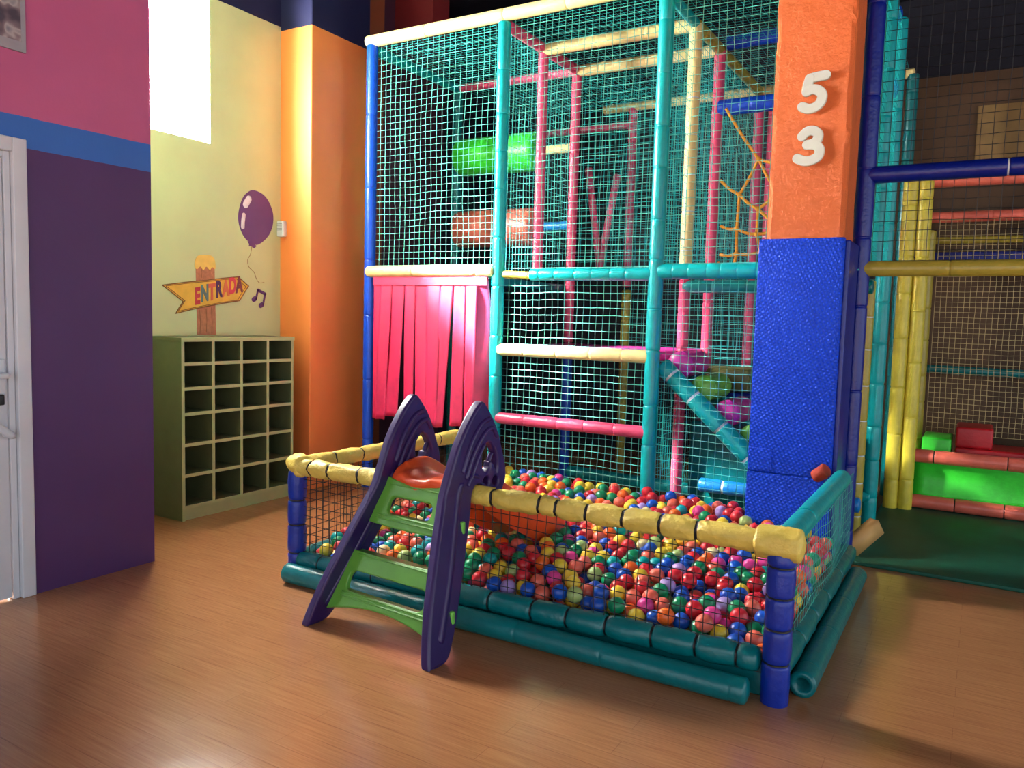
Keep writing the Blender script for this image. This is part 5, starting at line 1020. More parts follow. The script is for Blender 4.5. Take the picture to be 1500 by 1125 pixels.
BALL_COL = [
1,3,6,2,1,6,3,0,4,6,0,9,1,1,4,6,9,6,7,8,6,7,0,1,3,6,0,0,0,3,1,6,4,0,6,6,7,4,3,9,1,4,9,2,9,4,2,3,8,2,4,4,0,4,1,0,7,3,1,1,
7,3,6,2,3,6,4,0,8,0,0,5,1,4,2,0,6,4,0,1,4,1,7,4,4,0,0,0,4,6,3,1,7,0,9,1,6,3,6,6,2,0,4,3,3,4,2,6,6,0,6,4,10,0,3,6,6,4,0,1,
5,4,7,4,3,6,6,7,1,6,0,0,3,4,5,6,4,0,4,1,6,3,5,1,4,9,9,0,7,5,3,3,1,8,0,6,1,2,7,7,0,3,2,4,6,6,4,9,2,10,2,0,1,0,8,0,1,4,1,0,
0,3,9,0,1,4,0,4,4,0,0,10,5,3,0,4,0,3,3,3,6,4,5,3,0,8,0,6,1,5,5,1,0,8,3,0,4,6,1,1,2,2,0,2,4,1,4,6,2,4,4,0,6,0,0,3,7,5,6,3,
4,6,9,2,3,4,1,5,1,0,0,4,2,3,0,1,6,0,4,6,4,1,1,4,0,7,1,1,2,6,0,0,3,1,3,1,3,6,0,0,4,1,4,3,8,4,3,4,4,2,5,2,3,3,7,3,0,7,0,3,
0,7,2,1,10,6,0,6,4,0,4,4,0,9,3,3,4,0,2,0,6,4,0,0,3,6,0,0,3,0,0,7,6,3,1,0,5,1,1,4,7,3,2,4,4,3,3,4,3,0,4,3,4,0,4,0,1,4,3,7,
6,0,6,6,0,1,6,3,2,1,8,6,0,0,2,6,3,0,4,6,0,3,4,6,9,9,7,6,3,1,2,1,3,1,2,4,0,6,0,4,3,9,7,3,1,9,1,7,5,2,0,0,0,4,4,9,3,7,6,6,
1,3,3,1,0,3,2,7,2,5,8,4,6,3,0,3,2,0,0,4,6,3,0,0,1,2,1,0,6,6,0,2,8,3,0,2,2,1,6,5,4,4,0,6,0,5,3,0,7,6,0,1,4,4,3,0,0,0,2,6,
10,0,0,0,10,1,6,4,6,0,3,6,0,3,3,3,1,1,8,6,0,3,0,3,0,0,6,4,4,8,1,3,3,3,8,5,0,3,7,7,5,5,9,4,5,2,3,6,1,1,3,4,3,4,1,0,0,2,3,
0,9,4,3,1,3,9,8,1,1,2,6,4,7,2,9,6,4,0,2,0,0,5,3,9,8,6,4,7,4,0,3,3,6,4,4,6,3,3,0,6,2,4,3,0,0,5,1,3,0,0,3,4,2,2,5,6,4,3,0,
1,8,0,7,7,2,0,4,6,1,0,4,6,4,2,1,0,6,3,7,6,2,3,0,9,4,0,3,1,6,3,0,0,0,2,9,0,7,4,3,3,4,7,4,4,3,3,0,7,0,3,0,1,7,0,0,1,1,4,0,
6,4,4,3,1,7,1,6,0,1,0,6,2,2,9,9,5,6,6,2,8,8,4,3,4,0,6,9,1,7,4,6,4,6,0,0,1,6,4,2,6,1,7,2,6,4,4,1,6,6,4,1,6,6,4,0,2,6,0,2,
1,7,4,0,0,6,8,10,2,4,1,3,7,0,9,9,1,3,0,0,3,9,2,7,2,6,4,7,7,7,0,4,8,7,3,1,1,0,1,4,0,4,3,2,4,6,3,0,1,8,3,9,0,0,1,6,6,10,5,
3,6,2,5,1,2,6,6,6,9,5,4,3,1,9,0,3,0,0,0,7,6,5,6,5,4,3,7,9,0,0,10,1,0,6,0,9,4,0,1,6,6,8,4,1,0,4,1,6,3,8,1,4,6,0,2,2,4,3,4,
6,4,0,6,6,1,2,5,6,4,3,6,0,2,3,1,3,0,10,0,10,1,5,1,4,7,3,0,8,6,9,4,9,7,3,4,4,4,3,4,4,1,4,3,6,0,7,0,3,1,6,1,1,6,0,4,6,4,0,
3,2,0,3,6,2,0,1,3,0,6,7,1,2,0,3,5,0,0,6,2,4,0,1,6,1,6,2,0,1,6,9,3,2,4,6,3,0,0,3,0,1,4,8,9,5,3,6,2,5,2,1,6,6,0,5,0,4,4,6,
7,5,4,1,5,2,0,1,4,4,2,4,0,4,1,3,6,5,3,0,0,5,0,1,9,0,0,4,8,0,10,4,4,8,0,8,2,6,4,5,0,0,3,1,4,6,6,5,0,10,4,5,8,3,0,4,1,1,0,
8,0,1,0,3,0,2,4,9,1,2,1,10,5,5,6,0,0,5,0,3,6,6,10,4,0,4,6,4,3,1,3,0,4,0,3,0,0,1,6,6,0,5,1,6,6,10,0,5,0,1,9,3,7,5,6,1,0,7,
1,3,0,0,0,5,0,10,4,1,1,0,1,6,0,0,0,0,1,4,2,5,3,3,2,3,6,3,3,3,5,2,6,0,1,0,3,0,0,5,4,4,0,5,1,6,9,0,3,3,4,6,0,10,4,6,0,4,3,
1,2,4,3,6,1,9,1,0,3,4,6,7,5,1,0,3,2,3,0,4,0,1,6,1,4,5,6,3,4,4,4,5,1,1,1,6,9,2,3,6,0,4,4,4,0,3,4,7,2,4,9,0,6,6,6,0,5,4,3,
5,4,5,0,0,0,2,4,6,9,0,7,0,0,0,2,5,3,5,3,6,3,4,7,6,3,3,6,7,3,4,0,1,9,6,0,5,4,0,2,9,6,7,1,3,2,5,2,1,9,5,4,8,0,3,4,0,0,8,2,
3,0,3,2,0,0,2,4,10,0,3,0,9,7,1,0,2,6,5,1,4,1,3,0,5,3,3,0,8,7,2,7,0,3,0,6,7,4,4,7,0,8,2,3,6,1,3,4,5,10,3,7,0,1,0,0,4,8,1,
6,1,4,7,0,4,8,0,2,0,2,7,0,2,6,8,0,0,2,4,4,4,0,4,1,1,0,6,0,0,4,6,4,0,8,0,8,3,1,1,5,4,3,0,4,7,1,7,4,0,0,3,9,1,0,4,6,0,2,1,
0,4,9,4,0,6,3,3,4,7,1,9,2,0,10,0,4,6,6,0,9,0,0,3,9,6,3,2,2,3,0,1,4,8,7,7,0,4,9,9,4,3,4,4,6,7,0,4,1,1,1,3,2,3,3,4,1,0,4,4,
0,2,2,5,0,1,4,2,6,9,3,4,4,3,0,6,0,6,10,1,2,0,6,0,0,3,0,6,2,6,5,3,10,5,4,7,4,10,6,0,10,3,6,4,4,4,6,1,1,4,5,2,1,4,3,6,1,7,1,
4,0,6,6,8,1,6,2,0,6,1,5,0,3,6,5,6,3,6,6,1,5,0,2,0,3,1,0,3,6,0,4,3,0,4,7,4,4,3,5,0,6,2,7,1,0,2,5,6,4,0,1,0,4,0,4,0,0,3,0,
0,1,6,0,10,6,3,0,3,5,0,0,6,6,3,0,4,6,6,3,7,4,5,3,3,0,1,4,0,5,3,1,9,1,1,9,4,3,9,7,4,6,4,0,0,7,4,4,2,3,4,7,6,4,8,5,4,9,2,0,
1,3,6,7,1,4,6,5,1,10,0,0,4,4,4,3,6,9,6,8,5,6,6,0,2,4,2,7,2,2,6,0,5,8,0,1,3,3,0,3,1,6,4,6,6,4,1,7,6,0,1,5,5,1,9,4,7,3,3,3,
6,4,0,2,3,6,5,1,4,1,0,4,5,3,3,0,6,0,2,2,0,2,0,4,3,7,0,6,7,8,4,3,4,7,7,6,1,2,3,5,9,2,0,2,1,0,1,6,5,1,5,0,2,6,1,3,6,6,0,10,
1,1,7,5,4,1,7,6,1,2,0,0,6,4,3,1,3,0,0,3,6,4,2,0,3,0,6,4,1,7,6,0,4,1,2,0,0,5,4,0,0,1,3,4,6,0,8,9,9,0,1,5,0,4,0,0,2,6,1,6,
1,0,1,0,7,4,0,6,4,0,3,0,3,2,6,1,4,0,7,6,2,0,2,3,0,0,1,4,6,0,4,1,7,4,9,1,4,1,4,2,3,0,4,1,1,2,4,6,2,0,5,1,3,5,10,1,4,3,4,4,
2,3,4,3,4,4,1,0,6,0,3,4,0,5,6,8,3,5,4,0,2,0,2,3,0,1,6,9,2,7,5,1,3,6,3,7,0,1,4,10,9,1,4,0,4,2,0,0,7,5,5,6,1,1,4,3,6,8,4,3,
1,7,8,3,1,6,0,1,2,0,6,5,3,3,9,0,6,5,1,2,7,2,0,1,6,1,6,0,3,3,4,0,4,0,6,2,6,7,6,5,5,8,1,5,3,4,6,1,6,6,4,0,1,6,1,2,7,6,0,3,
4,3,0,3,9,0,3,6,0,1,6,0,2,7,4,3,6,1,3,10,1,0,3,6,3,3,3,4,3,4,4,3,0,6,1,6,2,7,1,5,2,6,6,5,0,6,2,6,0,4,4,3,2,0,3,1,4,9,3,3,
8,4,7,7,6,5,3,0,4,2,5,0,3,3,2,9,0,5,3,4,3,6,4,6,2,4,3,9,0,1,7,0,2,10,4,6,6,5,4,2,0,1,5,0,2,7,2,6,2,5,4,1,0,6,9,5,4,9,6,3,
6,7,1,7,1,2,0,4,0,4,0,4,5,1,0,6,5,0,1,6,5,3,3,1,1,0,1,5,6,0,9,6,1,3,3,0,4,4,6,9,2,4,5,3,6,9,6,8,1,4,1,1,2,4,0,3,5,8,6,2,
2,8,4,3,3,6,4,4,4,0,6,0,2,2,5,2,1,7,3,7,0,2,2,0,5,7,6,3,0,5,4,6,2,2,0,3,0,7,7,9,5,2,8,0,6,3,5,3,3,9,0,1,3,6,0,2,3,0,1,6,
4,0,4,0,2,7,8,3,6,0,4,8,0,8,3,0,0,4,4,7,3,6,4,0,1,2,2,4,7,2,0,0,2,3,5,2,0,4,3,0,0,4,3,7,3,6,3,6,0,7,0,3,4,7,9,3,2,6,0,1,
0,6,9,8,8,3,6,3,2,3,0,1,10,6,1,8,4,6,5,3,9,0,0,0,1,3,3,4,1,1,0,2,3,7,9,9,0,3,1,1,4,2,0,1,0,0,3,7,1,0,3,2,1,6,0,9,4,0,6,1,
6,3,0,0,4,0,1,1,5,0,3,4,3,3,7,0,0,5,3,7,1,6,10,1,7,0,0,1,2,0,8,4,9,3,4,5,2,10,3,3,2,7,3,3,3,9,2,4,10,0,9,6,1,6,6,2,10,7,4,
0,2,10,0,1,4,5,0,8,5,9,3,6,5,0,3,1,0,1,1,1,4,2,0,0,7,0,6,9,1,8,3,5,6,0,6,4,0,3,6,3,2,4,4,7,2,2,4,6,1,4,0,5,1,4,4,6,1,7,7,
0,4,0,3,6,3,0,5,9,4,0,5,4,6,1,5,0,4,4,4,3,3,0,3,5,4,1,1,0,1,0,1,6,0,0,3,8,3,4,4,4,4,4,0,2,0,1,0,0,9,6,4,9,2,3,1,6,6,1,0,
0,0,1,9,6,0,8,2,5,1,1,3,6,1,4,0,4,0,0,1,8,1,6,0,4,8,1,3,2,4,7,0,4,2,1,3,7,0,3,6,1,0,4,5,0,3,1,6,4,4,4,0,3,2,4,3,7,7,2,4,
7,3,8,3,8,1,8,6,1,0,4,2,4,6,4,8,2,3,7,0,7,8,0,1,1,0,1,7,6,3,10,4,10,0,10,6,1,3,6,2,3,2,2,3,0,6,0,6,10,6,3,5,10,2,3,1,6,0,
9,3,0,3,7,0,7,7,3,2,1,3,4,6,0,3,3,7,0,1,7,3,1,10,1,0,8,8,0,1,3,0,7,0,4,1,0,0,6,0,3,2,9,5,0,9,4,6,2,0,1,1,2,10,4,2,1,3,1,
3,8,0,9,4,4,0,4,4,6,0,0,0,3,4,0,3,3,0,3,3,6,3,6,4,0,2,1,10,6,6,0,1,6,2,3,2,1,6,5,8,0,4,7,0,0,7,2,0,0,4,3,5,3,5,6,0,5,1,2,
0,6,0,0,3,6,1,6,4,6,6,5,7,9,6,6,0,2,10,8,3,0,0,1,0,6,3,0,2,3,5,3,6,8,7,5,6,3,6,0,1,4,7,4,3,0,5,4,3,1,1,9,1,4,2,0,0,3,6,0,
0,7,0,6,1,6,4,5,4,1,7,0,7,4,0,4,4,1,1,9,5,3,9,0,1,6,6,6,4,2,6,6,6,1,4,0,3,8,1,0,4,1,0,1,0,2,2,2,7,2,1,4,9,3,2,6,3,6,0,0,
0,3,0,6,7,5,3,4,4,1,9,6,0,1,4,1,8,4,1,7,5,1,2,7,0,3,8,0,3,0,1,4,4,4,4,4,0,4,4,0,9,0,1,7,3,4,3,0,9,9,1,1,5,4,6,3,6,3,3,6,
6,1,1,4,0,9,3,9,0,4,0,1,7,2,0,0,6,6,3,3,0,10,4,6,0,3,0,7,8,1,0,7,5,1,3,4,2,0,4,0,2,3,6,0,1,1,3,2,7,6,1,6,0,3,2,3,3,7,6,8,
7,0,5,3,3,5,1,9,6,4,10,1,8,6,8,0,6,7,3,6,0,2,9,1,5,4,4,1,6,2,5,6,3,5,2,1,3,6,5,3,4,1,0,3,1,2,3,2,1,3,6,0,1,6,4,4,9,0,7,5,
10,0,9,8,6,4,6,5,1,3,4,1,0,2,1,3,4,3,4,0,1,9]
BALL_NEAR = 723
BALL_LABELS = [
"salmon pit ball, green left, pink right, pink above, green below, against front net",
"yellow pit ball, yellow left, blue right, pink above, blue below, against front net",
"blue pit ball, blue left, salmon right, blue above, base rail below, against front net",
"orange pit ball, blue left, blue right, salmon above, salmon below, against front net",
"salmon pit ball, red left, corner post right, green above, salmon below, against front net",
"blue pit ball, orange left, red right, green above, orange below, against front net",
"yellow pit ball, orange left, blue right, orange above, blue below, against front net",
"red pit ball, green left, green right, blue above, red below, against front net",
"green pit ball, yellow left, orange right, yellow above, green below, against front net",
"blue pit ball, blue left, yellow right, blue above, green below, against front net",
"red pit ball, red left, salmon right, green above, blue below, against front net",
"olive pit ball, blue left, salmon right, yellow above, yellow below, against front net",
"salmon pit ball, yellow left, orange right, blue above, olive below, against front net",
"salmon pit ball, blue left, blue right, salmon above, yellow below, against front net",
"green pit ball, salmon left, red right, blue above, blue below, against front net",
"blue pit ball, salmon left, olive right, red above, salmon below, against front net",
"olive pit ball, blue left, red right, orange above, base rail below, against front net",
"blue pit ball, green left, green right, green above, base rail below, against front net",
"pink pit ball, yellow left, yellow right, blue above, blue below, against front net",
"lilac pit ball, blue left, yellow right, red above, yellow below, against front net",
"blue pit ball, yellow left, salmon right, yellow above, pink below, against front net",
"pink pit ball, salmon left, salmon right, salmon above, yellow below, against front net",
"red pit ball, olive left, green right, blue above, base rail below, against front net",
"salmon pit ball, green left, red right, red above, red below, behind front net",
"yellow pit ball, pink left, salmon right, salmon above, olive below, against front net",
"blue pit ball, pink left, green right, red above, blue below, against front net",
"red pit ball, green left, corner post right, green above, red below, behind front net",
"red pit ball, red left, blue right, red above, turquoise below, behind front net",
"red pit ball, green left, yellow right, salmon above, olive below, against front net",
"yellow pit ball, yellow left, pink right, yellow above, salmon below, against front net",
"salmon pit ball, yellow left, red right, yellow above, orange below, against front net",
"blue pit ball, salmon left, lilac right, yellow above, orange below, against front net",
"green pit ball, blue left, blue right, orange above, base rail below, against front net",
"red pit ball, red left, red right, green above, red below, behind front net",
"blue pit ball, yellow left, orange right, pink above, pink below, against front net",
"blue pit ball, salmon left, yellow right, blue above, blue below, against front net",
"pink pit ball, red left, red right, green above, salmon below, against front net",
"green pit ball, green left, red right, green above, yellow below, against front net",
"yellow pit ball, orange left, yellow right, lilac above, lilac below, against front net",
"olive pit ball, blue left, red right, red above, blue below, behind front net",
"salmon pit ball, red left, blue right, blue above, green below, behind front net",
"green pit ball, slide ladder left, olive right, yellow above, red below, against front net",
"olive pit ball, green left, orange right, red above, yellow below, against front net",
"orange pit ball, olive left, yellow right, red above, blue below, against front net",
"olive pit ball, orange left, turquoise right, yellow above, slide ladder below, against front net",
"green pit ball, pink left, green right, pink above, base rail below, against front net",
"orange pit ball, green left, yellow right, blue above, base rail below, against front net",
"yellow pit ball, blue left, blue right, red above, green below, against front net",
"lilac pit ball, green left, green right, blue above, red below, behind front net",
"orange pit ball, corner post left, pink right, pink above, salmon below, behind front net",
"green pit ball, yellow left, green right, turquoise above, orange below, against front net",
"green pit ball, red left, pink right, orange above, pink below, against front net",
"red pit ball, blue left, red right, lilac above, lilac below, behind front net",
"green pit ball, salmon left, lilac right, lilac above, salmon below, behind front net",
"salmon pit ball, salmon left, green right, green above, orange below, against front net",
"red pit ball, olive left, yellow right, red above, yellow below, against front net",
"pink pit ball, blue left, yellow right, blue above, red below, against front net",
"yellow pit ball, yellow left, red right, yellow above, olive below, against front net",
"salmon pit ball, red left, pink right, red above, salmon below, against front net",
"salmon pit ball, yellow left, salmon right, pink above, yellow below, behind front net",
"pink pit ball, blue left, pink right, blue above, base rail below, against front net",
"yellow pit ball, red left, red right, red below, against front net",
"blue pit ball, yellow left, blue right, salmon above, yellow below, against front net",
"orange pit ball, red left, red right, yellow above, red below, behind front net",
"yellow pit ball, blue left, salmon right, red above, pink below, behind front net",
"blue pit ball, red left, blue right, red above, lilac below, behind front net",
"green pit ball, olive left, blue right, blue above, pink below, behind front net",
"red pit ball, red left, salmon right, blue above, yellow below, behind front net",
"lilac pit ball, green left, red right, red above, olive below, behind front net",
"red pit ball, yellow left, salmon right, salmon above, salmon below, behind front net",
"red pit ball, red left, green right, red above, blue below, behind front net",
"turquoise pit ball, yellow left, green right, green above, salmon below, behind front net",
"salmon pit ball, red left, green right, blue above, pink below, against front net",
"green pit ball, green left, slide ladder right, orange above, red below, against front net",
"orange pit ball, salmon left, olive right, turquoise above, slide ladder below, against front net",
"red pit ball, green left, red right, green above, red below, behind front net",
"blue pit ball, blue left, red right, yellow above, green below, behind front net",
"green pit ball, lilac left, salmon right, blue above, red below, behind front net",
"red pit ball, blue left, green right, green above, red below, behind front net",
"salmon pit ball, salmon left, green right, yellow above, blue below, behind front net",
"green pit ball, yellow left, salmon right, salmon above, green below, against front net",
"salmon pit ball, olive left, blue right, blue above, blue below, against front net",
"pink pit ball, red left, green right, green above, salmon below, behind front net",
"green pit ball, blue left, turquoise right, green above, green below, against front net",
"green pit ball, blue left, corner post right, red above, salmon below, against front net",
"red pit ball, red left, red right, red above, blue below, behind front net",
"red pit ball, green left, orange right, salmon above, red below, behind front net",
"red pit ball, blue right, red above, base rail below, against front net",
"green pit ball, green left, red right, green above, yellow below, behind front net",
"blue pit ball, turquoise left, orange right, turquoise above, green below, behind front net",
"yellow pit ball, turquoise left, olive right, cream above, yellow below, against front net",
"salmon pit ball, green left, blue right, orange above, salmon below, mid pit",
"pink pit ball, pink left, pink right, blue above, green below, mid pit",
"red pit ball, yellow left, green right, pink above, red below, behind front net",
"olive pit ball, yellow left, red right, turquoise above, red below, against front net",
"salmon pit ball, green left, yellow right, turquoise above, red below, against front net",
"blue pit ball, red left, red right, red above, salmon below, behind front net",
"yellow pit ball, blue left, green right, olive above, turquoise below, behind front net",
"blue pit ball, orange left, yellow right, orange above, pink below, against front net",
"blue pit ball, blue left, blue right, blue above, green below, behind front net",
"orange pit ball, green left, yellow right, salmon above, yellow below, against front net",
"red pit ball, blue left, red right, red above, salmon below, behind front net",
"green pit ball, red left, red right, blue above, red below, behind front net",
"yellow pit ball, salmon left, yellow right, yellow above, blue below, against front net",
"yellow pit ball, blue left, salmon right, salmon above, yellow below, against front net",
"green pit ball, salmon left, red right, red above, yellow below, mid pit",
"orange pit ball, green left, turquoise right, green above, blue below, behind front net",
"blue pit ball, blue left, pink right, pink above, blue below, behind front net",
"blue pit ball, turquoise left, blue right, blue above, salmon below, behind front net",
"red pit ball, blue left, yellow right, salmon above, blue below, behind front net",
"blue pit ball, red left, green right, blue above, red below, behind front net",
"green pit ball, blue left, green right, green above, base rail below, against front net",
"cream pit ball, blue left, turquoise right, blue above, salmon below, against front net",
"red pit ball, pink left, corner post right, pink above, red below, behind front net",
"yellow pit ball, blue left, olive right, orange above, orange below, behind front net",
"blue pit ball, red left, yellow right, yellow rail above, pink below, mid pit",
"blue pit ball, blue left, olive right, olive above, salmon below, behind front net",
"green pit ball, red left, green right, green above, orange below, behind front net",
"red pit ball, yellow left, pink right, olive above, yellow below, behind front net",
"salmon pit ball, salmon left, orange right, yellow above, yellow below, mid pit",
"turquoise pit ball, slide ladder left, yellow right, yellow above, blue below, against front net",
"green pit ball, olive left, olive right, olive above, pink below, behind front net",
"pink pit ball, orange left, olive right, olive above, orange below, mid pit",
"green pit ball, yellow left, yellow right, yellow above, red below, behind front net",
"yellow pit ball, orange left, yellow right, yellow rail above, yellow below, mid pit",
"blue pit ball, red left, slide ladder right, red above, slide ladder below, against front net",
"blue pit ball, olive left, red right, salmon above, blue below, behind front net",
"pink pit ball, pink left, red right, red above, yellow below, against front net",
"salmon pit ball, yellow left, salmon right, yellow above, red below, behind front net",
"blue pit ball, salmon left, corner post right, salmon above, green below, against front net",
"red pit ball, green left, red right, blue above, yellow below, against front net",
"red pit ball, red left, red right, red above, yellow rail below, near climbing frame",
"yellow pit ball, orange left, red right, turquoise above, salmon below, behind front net",
"green pit ball, turquoise left, yellow right, yellow above, green below, against front net",
"turquoise pit ball, yellow left, green right, red above, blue below, behind front net",
"blue pit ball, cream left, red right, olive above, pink below, mid pit",
"green pit ball, red left, red right, green above, turquoise below, behind front net",
"red pit ball, orange left, turquoise right, turquoise above, yellow below, behind front net",
"green pit ball, red left, orange right, orange above, red below, behind front net",
"salmon pit ball, green left, yellow right, green above, blue below, behind front net",
"blue pit ball, blue left, orange right, green above, red below, behind front net",
"yellow pit ball, red left, olive right, olive above, base rail below, against front net",
"turquoise pit ball, yellow left, turquoise right, salmon above, green below, against front net",
"salmon pit ball, salmon left, turquoise right, green above, turquoise below, against front net",
"green pit ball, blue left, pink right, blue above, green below, behind front net",
"olive pit ball, cream left, green right, yellow rail above, blue below, mid pit",
"olive pit ball, orange left, green right, blue above, red below, behind front net",
"red pit ball, red left, blue right, blue above, red below, behind front net",
"pink pit ball, orange left, blue right, blue above, green below, mid pit",
"turquoise pit ball, green left, turquoise right, salmon above, red below, behind front net",
"yellow pit ball, green left, pink right, olive above, salmon below, behind front net",
"yellow pit ball, green left, salmon right, salmon above, turquoise below, behind front net",
"salmon pit ball, turquoise left, yellow right, blue above, turquoise below, behind front net",
"lilac pit ball, blue left, blue right, blue above, red below, behind front net",
"red pit ball, salmon left, red right, salmon above, blue below, near climbing frame",
"blue pit ball, red left, orange right, salmon below, near climbing frame",
"salmon pit ball, green left, pink right, orange above, red below, behind front net",
"orange pit ball, green left, red right, red above, salmon below, near climbing frame",
"pink pit ball, yellow left, orange right, yellow above, yellow rail below, near climbing frame",
"pink pit ball, blue left, blue right, red above, blue below, mid pit",
"red pit ball, salmon left, salmon right, salmon above, yellow below, against front net",
"yellow pit ball, salmon left, green right, turquoise above, red below, mid pit",
"orange pit ball, salmon left, turquoise right, yellow rail above, blue below, mid pit",
"green pit ball, red left, turquoise right, red above, green below, behind front net",
"blue pit ball, yellow left, green right, orange above, base rail below, against front net",
"blue pit ball, turquoise left, green right, green above, blue below, behind front net",
"green pit ball, yellow left, olive right, yellow above, blue below, behind front net",
"olive pit ball, green left, salmon right, salmon above, blue below, behind front net",
"orange pit ball, yellow left, green right, yellow above, yellow below, behind front net",
"cream pit ball, green left, blue right, yellow above, blue below, mid pit",
"orange pit ball, salmon left, corner post right, salmon above, base rail below, against front net",
"red pit ball, salmon left, red right, red above, green below, mid pit",
"salmon pit ball, blue left, blue right, yellow above, red below, behind front net",
"red pit ball, blue left, red right, red above, turquoise below, behind front net",
"lilac pit ball, salmon left, red right, red above, blue below, near climbing frame",
"red pit ball, slide ladder left, red right, green above, slide ladder below, against front net",
"salmon pit ball, salmon left, green right, green above, pink below, mid pit",
"green pit ball, slide chute left, blue right, green above, pink below, behind front net",
"salmon pit ball, green left, red right, orange above, yellow rail below, near climbing frame",
"red pit ball, yellow left, red right, olive above, lilac below, against front net",
"red pit ball, olive left, turquoise right, green above, olive below, behind front net",
"yellow pit ball, pink left, blue right, blue above, green below, behind front net",
"olive pit ball, green left, red right, blue above, green below, behind front net",
"red pit ball, yellow right, yellow above, red below, against front net",
"salmon pit ball, red left, yellow right, yellow rail above, red below, mid pit",
"green pit ball, orange left, yellow right, orange above, red below, behind front net",
"red pit ball, olive left, blue right, yellow rail above, pink below, mid pit",
"green pit ball, salmon left, yellow right, green above, orange below, near climbing frame",
"green pit ball, red left, blue right, blue above, blue below, against front net",
"red pit ball, cream left, orange right, pink above, orange below, behind front net",
"red pit ball, red left, red right, red above, blue below, near climbing frame",
"cream pit ball, red left, olive right, yellow rail above, orange below, mid pit",
"turquoise pit ball, salmon left, blue right, blue above, lilac below, against front net",
"yellow pit ball, pink left, red right, yellow rail above, cream below, mid pit",
"red pit ball, slide ladder left, yellow right, green above, base rail below, against front net",
"green pit ball, green left, salmon right, red above, salmon below, near climbing frame",
"red pit ball, slide ladder left, blue right, blue above, slide ladder below, against front net",
"yellow pit ball, salmon left, blue right, olive above, olive below, against front net",
"yellow pit ball, yellow left, red right, red above, green below, behind front net",
"yellow pit ball, turquoise left, red right, red above, olive below, against front net",
"blue pit ball, green left, red right, yellow rail above, red below, mid pit",
"green pit ball, red left, blue right, salmon above, red below, behind front net",
"turquoise pit ball, turquoise left, blue right, salmon above, salmon below, behind front net",
"yellow pit ball, corner post left, salmon right, olive above, orange below, behind front net",
"red pit ball, red below, near climbing frame",
"lilac pit ball, blue left, yellow right, yellow above, base rail below, against front net",
"red pit ball, orange left, salmon right, orange above, red below, behind front net",
"blue pit ball, red left, yellow right, red above, red below, near climbing frame",
"salmon pit ball, green left, salmon right, blue above, red below, near climbing frame",
"turquoise pit ball, orange left, red right, red above, yellow rail below, near climbing frame",
"turquoise pit ball, blue left, red right, salmon above, cream below, against front net",
"salmon pit ball, yellow left, yellow right, yellow rail above, blue below, mid pit",
"red pit ball, lilac left, red right, red above, blue below, near climbing frame",
"lilac pit ball, turquoise left, slide ladder right, turquoise above, orange below, against front net",
"yellow pit ball, lilac left, blue right, red above, blue below, against front net",
"red pit ball, corner post left, blue above, behind front net",
"green pit ball, yellow left, yellow right, slide ladder above, green below, behind front net",
"blue pit ball, pink left, red right, red above, olive below, behind front net",
"salmon pit ball, green left, red right, green above, salmon below, behind front net",
"salmon pit ball, orange left, salmon right, green above, red below, behind front net",
"orange pit ball, red left, orange right, orange above, green below, behind front net",
"orange pit ball, yellow left, green right, turquoise above, red below, behind front net",
"red pit ball, blue left, blue right, blue above, blue below, mid pit",
"orange pit ball, blue left, cream right, cream above, orange below, mid pit",
"green pit ball, salmon left, yellow right, yellow above, blue below, near climbing frame",
"salmon pit ball, yellow left, yellow right, salmon above, yellow below, behind front net",
"green pit ball, green left, green right, blue above, orange below, near climbing frame",
"blue pit ball, lilac left, red right, red above, blue below, behind front net",
"orange pit ball, red left, yellow right, yellow above, salmon below, near climbing frame",
"green pit ball, yellow left, pink right, slide chute above, blue below, behind front net",
"green pit ball, orange left, red right, blue below, near climbing frame",
"red pit ball, red left, red below, near climbing frame",
"blue pit ball, salmon left, red right, yellow above, red below, mid pit",
"red pit ball, green left, green right, salmon above, green below, near climbing frame",
"red pit ball, red left, orange right, red above, salmon below, behind front net",
"yellow pit ball, red left, blue right, salmon above, pink below, behind front net",
"pink pit ball, pink left, corner post right, yellow above, red below, mid pit",
"turquoise pit ball, yellow left, olive right, slide chute above, orange below, behind front net",
"blue pit ball, salmon left, red right, salmon above, blue below, behind front net",
"yellow pit ball, yellow left, green right, red below, near climbing frame",
"green pit ball, green left, yellow right, salmon above, green below, against front net",
"blue pit ball, salmon left, salmon right, salmon above, green below, behind front net",
"olive pit ball, red left, blue column right, yellow above, yellow rail below, near climbing frame",
"orange pit ball, yellow left, green right, blue above, green below, near climbing frame",
"yellow pit ball, red left, green right, slide chute above, orange below, behind front net",
"green pit ball, yellow left, blue right, green below, near climbing frame",
"salmon pit ball, yellow left, salmon right, yellow above, olive below, mid pit",
"turquoise pit ball, red right, green below, against front net",
"salmon pit ball, blue left, red right, lilac below, near climbing frame",
"red pit ball, salmon left, green right, green above, yellow below, behind front net",
"red pit ball, blue left, salmon right, red above, blue below, behind front net",
"green pit ball, slide ladder left, green right, yellow above, blue below, against front net",
"orange pit ball, pink left, salmon right, green below, near climbing frame",
"yellow pit ball, blue left, red right, green above, blue below, behind front net",
"red pit ball, pink left, red right, lilac above, pink below, against front net",
"salmon pit ball, orange left, blue right, blue above, blue below, behind front net",
"blue pit ball, green left, red right, slide ladder above, lilac below, behind front net",
"red pit ball, green left, blue right, pink above, blue below, against front net",
"green pit ball, yellow left, salmon right, yellow above, green below, near climbing frame",
"blue pit ball, salmon left, green right, green above, red below, mid pit",
"green pit ball, slide ladder right, turquoise above, red below, against front net",
"salmon pit ball, lilac left, yellow right, yellow above, base rail below, against front net",
"salmon pit ball, green left, blue right, orange above, green below, against front net",
"green pit ball, pink left, salmon right, pink above, turquoise below, behind front net",
